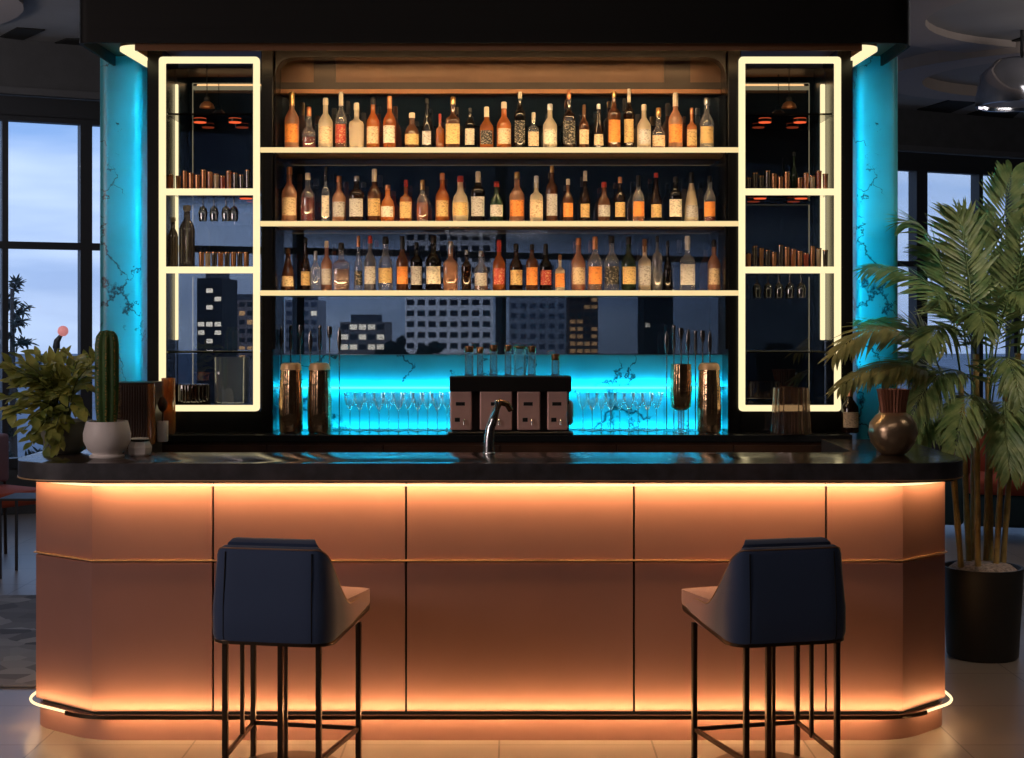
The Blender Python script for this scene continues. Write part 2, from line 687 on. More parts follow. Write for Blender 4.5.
joints = [-1.66] + [X(p, YC) for p in (213, 406, 634, 826)] + [1.545]
segs = [((joints[i] + (.0045 if i else 0), YC), (joints[i + 1] - (.0045 if i < 4 else 0), YC)) for i in range(5)]
segs = [(B[0], B[1]), (B[1], B[2])] + segs + [(B[3], B[4]), (B[4], B[5])]
for z0, z1 in ((.112, .701), (.7135, 1.022)):
    for a, b in segs:
        ob('front_panel', panel(a, b, z0, z1), copper, cnt, world=True)
bm = BM(); ring(bm, offset(B, -.01), offset(B, .009), .7078, .7125); ob('brass_trim', bm, brass, cnt, world=True)
P = fillet(B, [0, .2, .3, .3, .2, 0], 10)
bm = BM(); prism(bm, offset(P, .004), 0, .095); ob('plinth', bm, copper, cnt, smooth=40, world=True)
pr = [p for p in P if -1.76 < p[0] < 1.63 and p[1] < 6.2]
bm = BM(); ring(bm, offset(pr, .048), offset(pr, .056), .0945, .1105); ob('foot_rail', bm, dkmetal, cnt, smooth=40, world=True)
bm = BM(); tube(bm, [(x, y, .102) for x, y in offset(P, .041)], .0058, 8)
tag(ob('foot_light_strip', bm, led_warm, cnt, smooth=60, world=True), 'glowing warm strip light')
bm = BM(); tube(bm, [(x, y, 1.013) for x, y in offset(fillet(B, [0, .2, .3, .3, .2, 0], 10), .05)], .0045, 8)
tag(ob('top_light_strip', bm, led_warm, cnt, smooth=60, world=True), 'glowing warm strip light')

# lamps inside the two strips
TOPW, FOOTW = 15.0, 8.0
for a, b in zip(offset(B, .034)[0:5], offset(B, .034)[1:6]):
    ln = math.hypot(b[0] - a[0], b[1] - a[1])
    if ln > .9 or True:
        k = ln / 3.2
        if a[1] > 6.9 or b[1] > 6.9:
            k *= .3
        elif ln < .5:
            k *= .6
        strip('top_strip_lamp', (a[0], a[1], 1.018), (b[0], b[1], 1.018), (0, 0, -1), .03, TOPW * k, WARM)
        strip('foot_strip_lamp', (a[0], a[1], .113), (b[0], b[1], .113), (0, 0, 1), .012, FOOTW * k, WARM)
        strip('foot_strip_lamp', (a[0], a[1], .1), (b[0], b[1], .1), (0, 0, -1), .012, FOOTW * .85 * k, WARM)


def stone():
    m, nt, out = nodes('dark polished stone')
    p = N(nt, 'ShaderNodeBsdfPrincipled', i_Roughness=.16)
    tc = N(nt, 'ShaderNodeTexCoord')
    nz = N(nt, 'ShaderNodeTexNoise', i_Scale=3.5, i_Detail=8.0, i_Roughness=.65)
    L(nt, tc.outputs['Object'], nz.inputs['Vector'])
    r = ramp(nt, [(.35, (.012, .011, .012)), (.6, (.05, .03, .022)), (.75, (.11, .05, .03))])
    L(nt, nz.outputs['Fac'], r.inputs['Fac'])
    L(nt, r.outputs['Color'], p.inputs['Base Color'])
    rr = N(nt, 'ShaderNodeMapRange', i_1=.3, i_2=.7, i_3=.1, i_4=.3)
    L(nt, nz.outputs['Fac'], rr.inputs[0])
    L(nt, rr.outputs[0], p.inputs['Roughness'])
    L(nt, p.outputs[0], out.inputs['Surface'])
    return m


stone_m = stone()
edge_m = mat('black stone edge', (.05, .05, .058), .4, var=.3, vscale=20)
wt = thing('worktop', 'dark polished stone worktop with rounded ends lying on the copper counter', 'worktop', (-.1, 6.5, 1.026))
OUT = fillet([(-2.005, 7.13), (-2.005, 5.93), (1.83, 5.93), (1.83, 7.13), (1.45, 7.13), (1.45, 6.42), (-1.64, 6.42), (-1.64, 7.13)],
             [.02, .3, .3, .02, .02, .08, .08, .02], 10, closed=True)
bm = BM(); prism(bm, OUT, 1.034, 1.1, .004, 2)
ob('slab', bm, [stone_m, edge_m], wt, smooth=40, world=True)
sl = bpy.data.objects['slab']
for p in sl.data.polygons:
    if abs(p.normal.z) < .5:
        p.material_index = 1
fr_path = fillet([(-2.005, 7.13), (-2.005, 5.93), (1.83, 5.93), (1.83, 7.13)], .3, 10)
bm = BM(); ring(bm, offset(fr_path, -.05), offset(fr_path, .0015), 1.0295, 1.034); ob('brass_edge', bm, brass, wt, smooth=40, world=True)
bm = BM(); ring(bm, offset(fr_path, -.05), offset(fr_path, -.006), 1.0235, 1.0293); ob('shadow_trim', bm, matte_black, wt, smooth=40, world=True)

# ------------------------------------------------------------------ back bar
DS = 7.3                                             # plane of the shelf edges
XB0, XB1 = X(150, 7.15), X(850, 7.15)
TOPB = 1.12
bb = thing('back_bar_cabinet', 'dark walnut back bar cabinet under the bottle shelves', 'cabinet', (-.05, 7.4, 0))
bm = BM(); box(bm, XB0, XB1, 7.16, 7.75, 0, TOPB - .035); ob('carcass', bm, walnut, bb, world=True)
bm = BM(); box(bm, XB0 - .01, XB1 + .01, 7.14, 7.76, TOPB - .035, TOPB, .004); ob('top_board', bm, mat('black back bar top', (.015, .016, .018), .18), bb, world=True)
n = 6
for i in range(n):
    a = XB0 + (XB1 - XB0) * i / n
    b = XB0 + (XB1 - XB0) * (i + 1) / n
    bm = BM(); box(bm, a + .004, b - .004, 7.146, 7.16, .1, TOPB - .05, .002, 1)
    d = ob('door', bm, walnut, bb, world=True)
    bm = BM(); box(bm, b - .05, b - .038, 7.13, 7.146, .75, .95, .002, 1)
    h = ob('handle', bm, brass, d, world=False)
    bmesh_off = -bb.location
    h.location = bmesh_off

unit = thing('shelf_surround', 'black framed shelf surround with brown header behind the bottles', 'shelf unit', (-.06, 7.5, TOPB))
xs = [X(147, DS), X(162, DS), X(262, DS), X(273, DS), X(728, DS), X(740, DS), X(838, DS), X(853, DS)]
ZT = 2.968
for a, b in ((xs[0], xs[1]), (xs[2] - .005, xs[3]), (xs[4], xs[5] + .005), (xs[6], xs[7])):
    bm = BM(); box(bm, a, b, 7.302, 7.66, TOPB, ZT, .003, 1); ob('side_panel', bm, black, unit, world=True)
for a, b in ((xs[1], xs[2] - .005), (xs[5] + .005, xs[6])):
    bm = BM(); box(bm, a, b, 7.31, 7.64, TOPB, Z(411, DS) - .002, .002, 1); ob('base_panel', bm, black, unit, world=True)
# arched black frame round the middle bay
xa, xb = xs[3], xs[4]
zt = Z(50, DS)
path_o = [(xa - .002, TOPB + .4), (xa - .002, ZT), (xb + .002, ZT), (xb + .002, TOPB + .4)]
zi = Z(57, DS)
inner = fillet([(xa + .012, TOPB + .4), (xa + .012, zi), (xb - .012, zi), (xb - .012, TOPB + .4)], .1, 10)
outer = []
for (x, z) in inner:
    outer.append((xa - .002 if x < 0 else xb + .002, z) if z < zi - .1 else (min(max(x, xa), xb), ZT))
bm = BM()
b2 = BM(); ring(b2, inner, outer, -7.40, -7.303)
for v in b2.verts:
    x, z, y = v.co
    v.co = (x, -y, z)
tmp = bpy.data.meshes.new('t'); b2.to_mesh(tmp); b2.free(); bm.from_mesh(tmp); bpy.data.meshes.remove(tmp)
ob('arch_frame', bm, black, unit, smooth=40, world=True)
HD = 7.56
bm = BM(); box(bm, xa, xb, HD, HD + .03, Z(83, HD), ZT); ob('header_panel', bm, brownpanel, unit, world=True)
bm = BM(); box(bm, xa, xb, HD - .02, HD + .03, Z(90, HD), Z(83, HD)); ob('header_recess', bm, mat('dark brown recess', (.03, .014, .008), .4), unit, world=True)
bm = BM(); box(bm, xa, xb, HD - .03, HD + .03, Z(94.5, HD), Z(90, HD), .002, 1); ob('header_rail', bm, mat('bronze rail', (.28, .13, .06), .35, .5), unit, world=True)
for p0, p1 in ((314, 336), (664, 690)):
    bm = BM(); box(bm, X(p0, HD), X(p1, HD), HD - .012, HD, Z(83, HD), ZT - .002); ob('header_post', bm, mat('dark brown recess', (.03, .014, .008), .4), unit, world=True)
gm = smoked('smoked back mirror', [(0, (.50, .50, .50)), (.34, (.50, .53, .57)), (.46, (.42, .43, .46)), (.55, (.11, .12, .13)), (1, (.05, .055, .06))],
            .22, 1.2, 2.95, (-1.1, 1.0, 1.25, .7))  # tint stops paint the dim upper view and darker right half
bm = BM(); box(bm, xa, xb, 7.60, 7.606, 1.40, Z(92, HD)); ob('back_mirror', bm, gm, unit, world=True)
# canopy soffit lights above the shelves
strip('header_lamp', (xa + .12, 7.5, 2.90), (xb - .12, 7.5, 2.90), (0, .5, -1), .02, .7, WARM)

# marble backsplash
bs = thing('backsplash', 'cyan lit marble backsplash panel behind the stemmed glasses', 'backsplash', (-.05, 7.55, TOPB))
bx0, bx1 = X(272, 7.5), X(723, 7.5)
bm = BM(); box(bm, bx0, bx1, 7.50, 7.59, TOPB, Z(355, 7.5), .003, 1); ob('marble_slab', bm, cyan_marble, bs, world=True)
zl = Z(388, 7.49)
bm = BM(); box(bm, bx0 + .02, bx1 - .02, 7.488, 7.5, zl - .004, zl + .006); ob('light_strip', bm, led_cyan, bs, world=True)
strip('cyan_up_lamp', (bx0, 7.485, zl + .008), (bx1, 7.485, zl + .008), (0, .25, 1), .015, 4.2, CYAN)
strip('cyan_down_lamp', (bx0, 7.478, zl - .006), (bx1, 7.478, zl - .006), (0, .35, -1), .015, 3.0, CYAN)
strip('cyan_low_lamp', (bx0, 7.475, TOPB + .006), (bx1, 7.475, TOPB + .006), (0, .4, 1), .012, 2.6, CYAN)

# bottle shelves
SH = {}
for nm, py in (('top', 150), ('middle', 223.7), ('lower', 293)):
    zz = Z(py, DS)
    t = thing('bottle_shelf', nm + ' bottle shelf with glowing warm front edge', 'shelf', ((xs[2] + xs[5]) / 2, 7.44, zz), group='lit bottle shelves')
    bm = BM(); box(bm, xa, xb, 7.312, 7.598, zz - .0125, zz + .0125); ob('board', bm, mat('shelf board', (.16, .09, .05), .3), t, world=True)
    bm = BM(); box(bm, xs[2] - .008, xs[5] + .008, 7.292, 7.301, zz - .0125, zz + .0125, .003, 2); ob('edge_light', bm, led_shelf, t, world=True)
    SH[nm] = zz
    strip('shelf_lamp_up', (xa + .02, 7.305, zz + .017), (xb - .02, 7.305, zz + .017), (0, .4, 1), .012, 2.2, WARM2)

# side display cabinets
CABS = {}
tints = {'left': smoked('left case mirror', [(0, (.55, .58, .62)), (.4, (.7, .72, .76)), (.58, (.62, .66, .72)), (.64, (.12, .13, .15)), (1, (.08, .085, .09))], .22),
         'right': smoked('right case mirror', [(0, (.13, .14, .15)), (.5, (.16, .17, .18)), (.62, (.08, .09, .10)), (1, (.03, .03, .034))], .22)}  # view darkness painted into both case tints
for side, p0, p1 in (('left', 160, 260), ('right', 738.5, 840)):
    x0, x1 = X(p0, DS), X(p1, DS)
    z0, z1 = Z(411, DS), Z(57.5, DS)
    t = thing('display_cabinet', 'tall glowing framed display cabinet by the %s marble pillar' % side, 'display cabinet', ((x0 + x1) / 2, 7.45, z0))
    wv = M(6, DS)
    o_ = fillet([(x0, z0), (x1, z0), (x1, z1), (x0, z1)], .02, 6, True)
    i_ = fillet([(x0 + wv, z0 + wv), (x1 - wv, z0 + wv), (x1 - wv, z1 - wv), (x0 + wv, z1 - wv)], .006, 6, True)
    bm = BM(); ring(bm, i_, o_, -7.30, -7.275, True)
    for v in bm.verts:
        x, z, y = v.co
        v.co = (x, -y, z)
    b3 = BM(); ring(b3, i_, o_, -7.3022, -7.3002, True)
    for v in b3.verts:
        x, z, y = v.co
        v.co = (x, -y, z)
    ob('frame_glow_block', b3, matte_black, t, world=True)  # black ring added to keep the frame glow out of the mirror
    tag(ob('light_frame', bm, led_frame, t, smooth=30, world=True), 'glowing cream rectangular light frame')
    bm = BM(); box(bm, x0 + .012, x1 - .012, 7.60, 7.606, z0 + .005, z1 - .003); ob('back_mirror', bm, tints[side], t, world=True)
    bm = BM(); box(bm, x0 + .012, x1 - .012, 7.302, 7.598, z0 + .004, z0 + .02); ob('floor_board', bm, black, t, world=True)
    for py in (192, 270):
        zz = Z(py, DS)
        bm = BM(); box(bm, x0 + wv, x1 - wv, 7.3, 7.596, zz - .006, zz + .006)
        s = ob('glass_shelf', bm, clear, t, world=True)
        bm = BM(); box(bm, x0 + wv - .002, x1 - wv + .002, 7.286, 7.299, zz - .016, zz + .016, .003, 2)
        e = ob('edge_light', bm, led_frame, s)
        e.location = -t.location
        bm = BM(); box(bm, x0 + wv, x1 - wv, 7.2995, 7.302, zz - .016, zz + .016)
        e = ob('edge_glow_block', bm, matte_black, s)  # added only to hide the lit edge from the back glass
        e.location = -t.location
    for py in (114, 352):
        zz = Z(py, DS)
        bm = BM(); box(bm, x0 + wv, x1 - wv, 7.306, 7.596, zz - .005, zz + .005, .001, 1); ob('dark_shelf', bm, darkglass, t, world=True)
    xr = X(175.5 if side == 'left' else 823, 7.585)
    bm = BM(); box(bm, xr - .012, xr + .012, 7.586, 7.598, Z(340, 7.585), Z(84, 7.585), .003, 1)  # glowing bar built in place of the light frame's mirror image
    tag(ob('frame_reflection', bm, led_frame, t, world=True), 'glowing upright bar standing in for the frame reflection')
    CABS[side] = (x0 + wv, x1 - wv, z0 + .02)
    xm = (x0 + x1) / 2

# pillars
for side, px, dr in (('left', 124, 1), ('right', 874, -1)):
    xc = X(px, 7.62)
    z0 = 0
    t = thing('marble_pillar', 'cyan lit veined marble pillar at the %s end of the shelves' % side, 'pillar', (xc, 7.63, 0), kind='thing', group='marble pillars')
    bm = BM()
    lathe(bm, [(.104, 0), (.104, 2.968)], seg=64, sup=7)
    o = ob('shaft', bm, cyan_marble, t, smooth=40)
    xi = xs[0] if dr > 0 else xs[7]
    strip('pillar_lamp', (xi - dr * .006, 7.445, 1.42), (xi - dr * .006, 7.445, 2.84), (-dr * 1.0, .7, 0), .03, 8.0, CYAN)
    bm = BM(); box(bm, min(xi, xi - dr * .01), max(xi, xi - dr * .01), 7.425, 7.465, 1.36, 2.86)
    tag(ob('light_strip', bm, led_cyan, t, world=True), 'cyan vertical strip light')

# canopy
cx0, cx1 = X(77, 6.9), X(916.5, 6.9)
can = thing('bar_canopy', 'black box canopy with rounded corners hanging over the shelves', 'canopy', ((cx0 + cx1) / 2, 7.3, 2.92))
CO = fillet([(cx0, 8.0), (cx0, 6.9), (cx1, 6.9), (cx1, 8.0)], [.05, .05, .14, .05], 10, True)
bm = BM(); prism(bm, CO, 2.985, CEIL - .002); ring(bm, fillet([(cx0 + .012, 7.988), (cx0 + .012, 6.912), (cx1 - .012, 6.912), (cx1 - .012, 7.988)], [.05, .05, .14, .05], 10, True), CO, 2.92, 2.986, True); ob('fascia', bm, mat('black canopy', (.004, .004, .0045), .55, spec=.25), can, smooth=35, world=True)
CI = fillet([(cx0 + .013, 7.986), (cx0 + .013, 6.914), (cx1 - .013, 6.914), (cx1 - .013, 7.986)], [.05, .05, .14, .05], 10, True)
bm = BM(); prism(bm, CI, 2.972, 2.986); ob('soffit', bm, brownpanel, can, smooth=35, world=True)
lx0, lx1 = X(121, 6.97), X(876, 6.97)
lp = fillet([(lx0 + .02, 7.50), (lx0, 6.985), (lx1, 6.985), (lx1 - .02, 7.50)], .09, 8)
bm = BM(); ring(bm, offset(lp, -.03), offset(lp, .03), 2.908, 2.922)
bm2 = BM(); ring(bm2, offset(lp, -.028), offset(lp, .028), 2.9225, 2.973); ob('strip_carrier', bm2, brownpanel, can, smooth=40, world=True)
tag(ob('light_strip', bm, led_frame, can, smooth=40, world=True), 'glowing cream light strip')
bm = BM(); box(bm, lx0 + .07, lx1 - .07, 6.941, 6.951, 2.892, 2.973, .002, 1); ob('front_lip', bm, mat('bronze lip', (.20, .09, .04), .4, .4), can, world=True)
strip('soffit_lamp', (lx0 + .1, 7.03, 2.925), (lx1 - .1, 7.03, 2.925), (0, .8, 1), .02, 1.6, WARM)
strip('canopy_lamp', (xa + .02, 6.985, 2.906), (xb - .02, 6.985, 2.906), (0, .55, -1), .04, 12, WARM2)

# ------------------------------------------------------------------ bottles
GL = {  # name: (see-through tint, cloudy body, body colour)
    'amber': ((.8, .28, .05), .45, (.8, .26, .06)),
    'orange': ((.95, .36, .07), .55, (.95, .33, .08)),
    'brown': ((.32, .12, .05), .45, (.34, .13, .06)),
    'dark brown': ((.07, .035, .025), .5, (.07, .03, .02)),
    'black': ((.02, .02, .022), .6, (.018, .016, .018)),
    'red': ((.7, .05, .03), .5, (.75, .07, .04)),
    'cream': ((.9, .82, .68), .75, (.88, .76, .58)),
    'pink': ((.9, .58, .42), .5, (.9, .50, .32)),
    'clear': ((.88, .92, .95), .14, (.8, .82, .85)),
    'green': ((.05, .13, .08), .55, (.04, .09, .05)),
    'grey': ((.5, .52, .56), .35, (.42, .42, .45)),
}
for k, (a, b, c) in GL.items():
    glass('bottle ' + k, a, .16, b, c, .06)


def label_mat(name, base, ink, sc):
    m, nt, out = nodes(name)
    p = N(nt, 'ShaderNodeBsdfPrincipled', i_Roughness=.55)
    tc = N(nt, 'ShaderNodeTexCoord')
    mp = N(nt, 'ShaderNodeMapping')
    mp.inputs['Scale'].default_value = (1, 1, 1.6)
    L(nt, tc.outputs['Object'], mp.inputs['Vector'])
    nz = N(nt, 'ShaderNodeTexNoise', i_Scale=sc, i_Detail=1.0)
    L(nt, mp.outputs[0], nz.inputs['Vector'])
    r = ramp(nt, [(.5, base), (.66, tuple(b * .45 + i * .55 for b, i in zip(base, ink)))])
    L(nt, nz.outputs['Fac'], r.inputs['Fac'])
    L(nt, r.outputs['Color'], p.inputs['Base Color'])
    L(nt, p.outputs[0], out.inputs['Surface'])
    MATS[name] = m
    return m


LB = {'cream': label_mat('label cream', (.80, .62, .40), (.25, .12, .06), 110),
      'white': label_mat('label white', (.80, .72, .58), (.2, .18, .16), 90),
      'orange': label_mat('label orange', (.9, .32, .07), (.4, .1, .03), 100),
      'black': label_mat('label black', (.02, .02, .02), (.7, .62, .5), 120),
      'red': label_mat('label red', (.5, .05, .04), (.85, .6, .3), 120),
      'gold': label_mat('label gold', (.75, .52, .22), (.22, .1, .04), 110),
      'silver': label_mat('label silver', (.6, .58, .56), (.12, .1, .1), 110)}
CAP = {'black': mat('cap black', (.012, .012, .014), .35), 'gold': mat('cap gold', (.8, .52, .22), .3, 1), 'cream': mat('cap cream', (.85, .72, .55), .5),
       'red': mat('cap red', (.45, .04, .03), .4), 'silver': mat('cap silver', (.7, .7, .7), .3, 1), 'copper': mat('cap copper', (.75, .33, .16), .35, .8),
       'brown': mat('cap brown', (.16, .07, .03), .6), 'white': mat('cap white', (.85, .82, .78), .5)}
SHAPES = {  # profile in (r/R, z/H), where the label sits, cross-section power
    'round': ([(.85, 0), (1, .02), (1, .50), (.93, .56), (.62, .64), (.36, .70), (.33, .88)], (.12, .44), 2.0),
    'square': ([(.9, 0), (1, .02), (1, .54), (.9, .59), (.5, .63), (.34, .67), (.33, .86)], (.1, .48), 5.0),
    'tapered': ([(.9, 0), (1, .03), (.95, .25), (.78, .45), (.55, .62), (.35, .76), (.30, .90)], (.10, .34), 2.0),
    'squat': ([(.7, 0), (.92, .04), (1, .22), (.98, .42), (.8, .56), (.45, .66), (.36, .72), (.34, .88)], (.14, .42), 2.0),
    'shouldered': ([(.9, 0), (1, .02), (1, .58), (.97, .63), (.7, .68), (.42, .71), (.40, .76), (.33, .78), (.32, .9)], (.12, .5), 2.6),
    'slender': ([(.9, 0), (1, .02), (1, .42), (.8, .52), (.5, .62), (.38, .7), (.34, .92)], (.1, .36), 2.0),
    'decanter': ([(.8, 0), (1, .05), (1, .36), (.9, .44), (.55, .52), (.38, .6), (.5, .62), (.38, .64), (.34, .80)], (.08, .34), 3.0),
}


def bottle(px, pytop, wpx, base_z, depth, shape, gl, lab, cap, level, label, group, foil=None):
    H = Z(pytop, depth) - base_z
    R = M(wpx, depth) / 2
    prof, (l0, l1), sup = SHAPES[shape]
    t = thing('bottle', label, 'bottle', (X(px, depth), depth, base_z + .001), random.uniform(-.12, .12) if sup < 4 else random.uniform(-.05, .05), group)
    bm = BM()
    pr = [(r_ * R, z_ * H) for r_, z_ in prof]
    lathe(bm, pr, seg=20, sup=sup)
    ob('glass_body', bm, MATS['bottle ' + gl], t, smooth=50)
    if level:
        lc, lv = level
        bm = BM()
        pts = [(r_ * R * .93, max(.004, z_ * H)) for r_, z_ in prof if z_ < lv] + [(R * .9 * min(1, 1), lv * H)]
        k = [r_ for r_, z_ in prof if z_ >= lv]
        pts[-1] = (min(.93, (k[0] if k else .5)) * R * .93, lv * H)
        lathe(bm, pts, seg=16, sup=sup)
        ob('liquid', bm, MATS['bottle ' + lc], t, smooth=50)
    if lab:
        bm = BM()
        steps = 5
        lp_ = []
        for i in range(steps + 1):
            zz = l0 + (l1 - l0) * i / steps
            for (ra, za), (rb, zb) in zip(prof, prof[1:]):
                if za <= zz <= zb:
                    lp_.append(((ra + (rb - ra) * (zz - za) / max(1e-6, zb - za)) * R * 1.012 + .0003, zz * H))
                    break
        lathe(bm, lp_, seg=12, sup=sup, close=False, a0=-PI / 2 - 1.05, a1=-PI / 2 + 1.05)
        ob('paper_label', bm, LB[lab], t, smooth=50)
    rn, zn = prof[-1]
    bm = BM()
    lathe(bm, [(rn * R * 1.12, zn * H - H * .02), (rn * R * 1.18, zn * H), (rn * R * 1.12, H * .985), (rn * R * .8, H)], seg=14)
    ob('cap', bm, CAP[cap], t, smooth=50)
    if foil:
        bm = BM()
        zf = zn - .12
        lathe(bm, [(prof[-2][0] * R * 1.05 + .0004, zf * H), (rn * R * 1.06 + .0004, zn * H)], seg=14, close=False)
        ob('neck_foil', bm, CAP[foil], t, smooth=50)
    return t


ROW1 = [(291.9, 92, 14.5, 'round', 'pink', 'orange', 'gold', None), (309, 107, 13, 'decanter', 'clear', None, 'copper', ('red', .3)),
        (325.6, 98, 14.5, 'round', 'cream', 'cream', 'cream', None), (341, 92, 12, 'round', 'clear', 'red', 'cream', ('amber', .4)),
        (356.5, 103, 14.2, 'square', 'cream', None, 'cream', None), (373, 97.5, 13, 'round', 'orange', 'cream', 'black', None),
        (389.6, 96, 13, 'round', 'amber', 'white', 'copper', None), (412, 113, 15.5, 'squat', 'brown', 'gold', 'cream', None),
        (427, 98.5, 10, 'slender', 'black', 'silver', 'black', None), (440, 114, 8, 'square', 'amber', None, 'red', None),
        (453, 97, 14, 'square', 'brown', 'gold', 'gold', None), (470, 108, 10, 'shouldered', 'black', 'white', 'black', None),
        (486.6, 107, 13.5, 'round', 'amber', 'black', 'cream', None), (504, 102, 14.5, 'round', 'orange', 'cream', 'cream', None),
        (520, 92, 11, 'shouldered', 'black', 'black', 'cream', None), (533.5, 112.5, 10.5, 'square', 'clear', 'cream', 'cream', None),
        (550, 104, 14, 'round', 'cream', 'white', 'white', None), (569, 90.5, 12, 'square', 'dark brown', 'black', 'copper', None),
        (584, 105, 10.2, 'round', 'brown', 'cream', 'brown', None), (598.6, 104, 11, 'tapered', 'dark brown', 'cream', 'white', None),
        (614, 91, 12.5, 'shouldered', 'brown', 'orange', 'gold', None), (629, 89, 10, 'shouldered', 'dark brown', 'gold', 'cream', None),
        (644, 104.5, 13.7, 'round', 'cream', 'silver', 'cream', None), (658.5, 108, 13.2, 'decanter', 'clear', 'cream', 'gold', ('red', .2)),
        (675.5, 93, 14.2, 'round', 'pink', 'orange', 'cream', None), (691.7, 108, 9.8, 'square', 'orange', 'gold', 'copper', None),
        (706.8, 98, 14.2, 'round', 'clear', 'gold', 'silver', ('cream', .4))]
ROW2 = [(289.3, 167, 15.2, 'round', 'pink', 'cream', 'copper', None), (307.8, 173, 14.5, 'round', 'clear', None, 'cream', ('red', .5)),
        (325.6, 167, 7.5, 'square', 'clear', 'white', 'black', None), (339, 176, 13.6, 'round', 'pink', 'silver', 'copper', None),
        (356.6, 176, 14.5, 'shouldered', 'dark brown', 'silver', 'silver', None), (374.4, 169, 14, 'round', 'brown', 'gold', 'cream', None),
        (387.7, 185, 14, 'squat', 'orange', 'white', 'copper', None), (406, 180, 11.7, 'square', 'amber', 'gold', 'red', None),
        (422.4, 180, 12.2, 'squat', 'clear', None, 'gold', ('orange', .46)), (442.3, 173, 13.6, 'round', 'orange', 'gold', 'copper', None),
        (460.4, 176, 16.4, 'squat', 'cream', 'gold', 'red', None), (478, 171.5, 14, 'shouldered', 'black', 'silver', 'cream', None),
        (496.5, 181.6, 14, 'squat', 'green', 'silver', 'red', None), (517, 172, 15.1, 'round', 'pink', 'orange', 'gold', None),
        (536.4, 176, 12.7, 'square', 'cream', 'cream', 'white', None), (551.8, 166, 11.2, 'shouldered', 'brown', 'silver', 'gold', None),
        (568, 179, 10.7, 'round', 'brown', 'orange', 'cream', None), (585.2, 171, 10.2, 'slender', 'dark brown', 'gold', 'cream', None),
        (604, 182, 13.2, 'squat', 'brown', 'silver', 'red', None), (620, 177, 11.2, 'round', 'dark brown', 'gold', 'copper', None),
        (638.4, 175.6, 12.2, 'round', 'clear', 'orange', 'black', ('orange', .42)), (656, 173, 11.7, 'slender', 'dark brown', 'gold', 'red', None),
        (675.5, 177, 13, 'shouldered', 'black', 'white', 'black', None), (691.4, 172.5, 14.2, 'tapered', 'cream', 'silver', 'black', None),
        (709.7, 176, 12.2, 'round', 'clear', 'orange', 'black', ('red', .4))]
ROW3 = [(288, 248.5, 14, 'tapered', 'brown', 'cream', 'brown', None), (305.5, 238, 10, 'slender', 'dark brown', 'gold', 'black', None),
        (315.5, 251, 10, 'round', 'clear', None, 'silver', None), (326.6, 241, 11.2, 'round', 'pink', 'silver', 'cream', None),
        (341.3, 243, 15.5, 'square', 'clear', None, 'black', ('pink', .45)), (358.4, 236, 8.5, 'slender', 'clear', 'black', 'copper', None),
        (370, 236, 12, 'round', 'grey', 'silver', 'red', None), (385.5, 237, 15.5, 'squat', 'clear', 'gold', 'black', None),
        (402.3, 236.5, 12, 'round', 'brown', 'orange', 'black', None), (416.5, 242.5, 12, 'shouldered', 'black', 'silver', 'black', None),
        (433.4, 236, 16, 'round', 'black', 'white', 'black', None), (450.5, 241.4, 14, 'square', 'pink', None, 'silver', None),
        (466.5, 250, 9.5, 'shouldered', 'dark brown', None, 'silver', None), (481, 251, 14, 'round', 'clear', 'silver', 'silver', ('pink', .25)),
        (499, 240, 12.3, 'round', 'amber', 'red', 'red', None), (516, 244, 13.5, 'round', 'dark brown', 'gold', 'black', None),
        (532, 244.5, 11.8, 'shouldered', 'brown', 'orange', 'black', None), (545.7, 244, 12.6, 'round', 'black', 'red', 'black', None),
        (560, 255, 9.5, 'square', 'cream', 'orange', 'brown', None), (578.4, 238, 14.2, 'round', 'pink', 'cream', 'copper', None),
        (595, 236.7, 15, 'round', 'clear', 'orange', 'copper', ('pink', .3)), (611.6, 236, 15.4, 'round', 'clear', 'black', 'black', None),
        (628.7, 237, 15, 'round', 'green', 'gold', 'black', None), (644.5, 239, 12.8, 'square', 'cream', 'silver', 'brown', None),
        (657.3, 236, 10, 'shouldered', 'grey', None, 'black', None), (667.6, 241, 9, 'slender', 'black', None, 'black', None),
        (687.5, 236, 14.5, 'square', 'clear', 'silver', 'white', None), (713.9, 240, 12.7, 'round', 'pink', 'cream', 'green' if False else 'black', None)]
for nm, row in (('top', ROW1), ('middle', ROW2), ('lower', ROW3)):
    for i, (px, py, wv, shp, gl, lab, cap, lev) in enumerate(row):
        d = 7.42 + (.02 if i % 2 else 0)
        gname = {'clear': 'clear glass'}.get(gl, gl)
        lbl = '%s %s bottle%s, %s cap, %s on %s shelf' % (gname, shp, (' with %s label' % lab) if lab else (' of %s liquid' % lev[0] if lev else ''), cap, place(i, len(row)), nm)
        bottle(px, py, wv, SH[nm] + .0127, d, shp, gl, lab, cap, lev, lbl, 'bottles on the %s shelf' % nm, foil=cap if (i * 7 + len(row)) % 3 == 0 else None)

# ------------------------------------------------------------------ stemware on the back bar
def stem_glass_parts(t):
    bm = BM()
    H = .186
    prof = [(.032, H), (.029, H - .03), (.02, H - .062), (.004, H - .085)]
    lathe(bm, prof, seg=18, close=False)
    ob('bowl', bm, clear2, t, smooth=60)
    bm = BM(); lathe(bm, [(.004, H - .085), (.0028, .06), (.003, .008)], seg=10); ob('stem', bm, clear2, t, smooth=60)
    bm = BM(); lathe(bm, [(.026, 0), (.026, .002), (.006, .008), (.003, .010)], seg=18); ob('foot', bm, clear2, t, smooth=60)


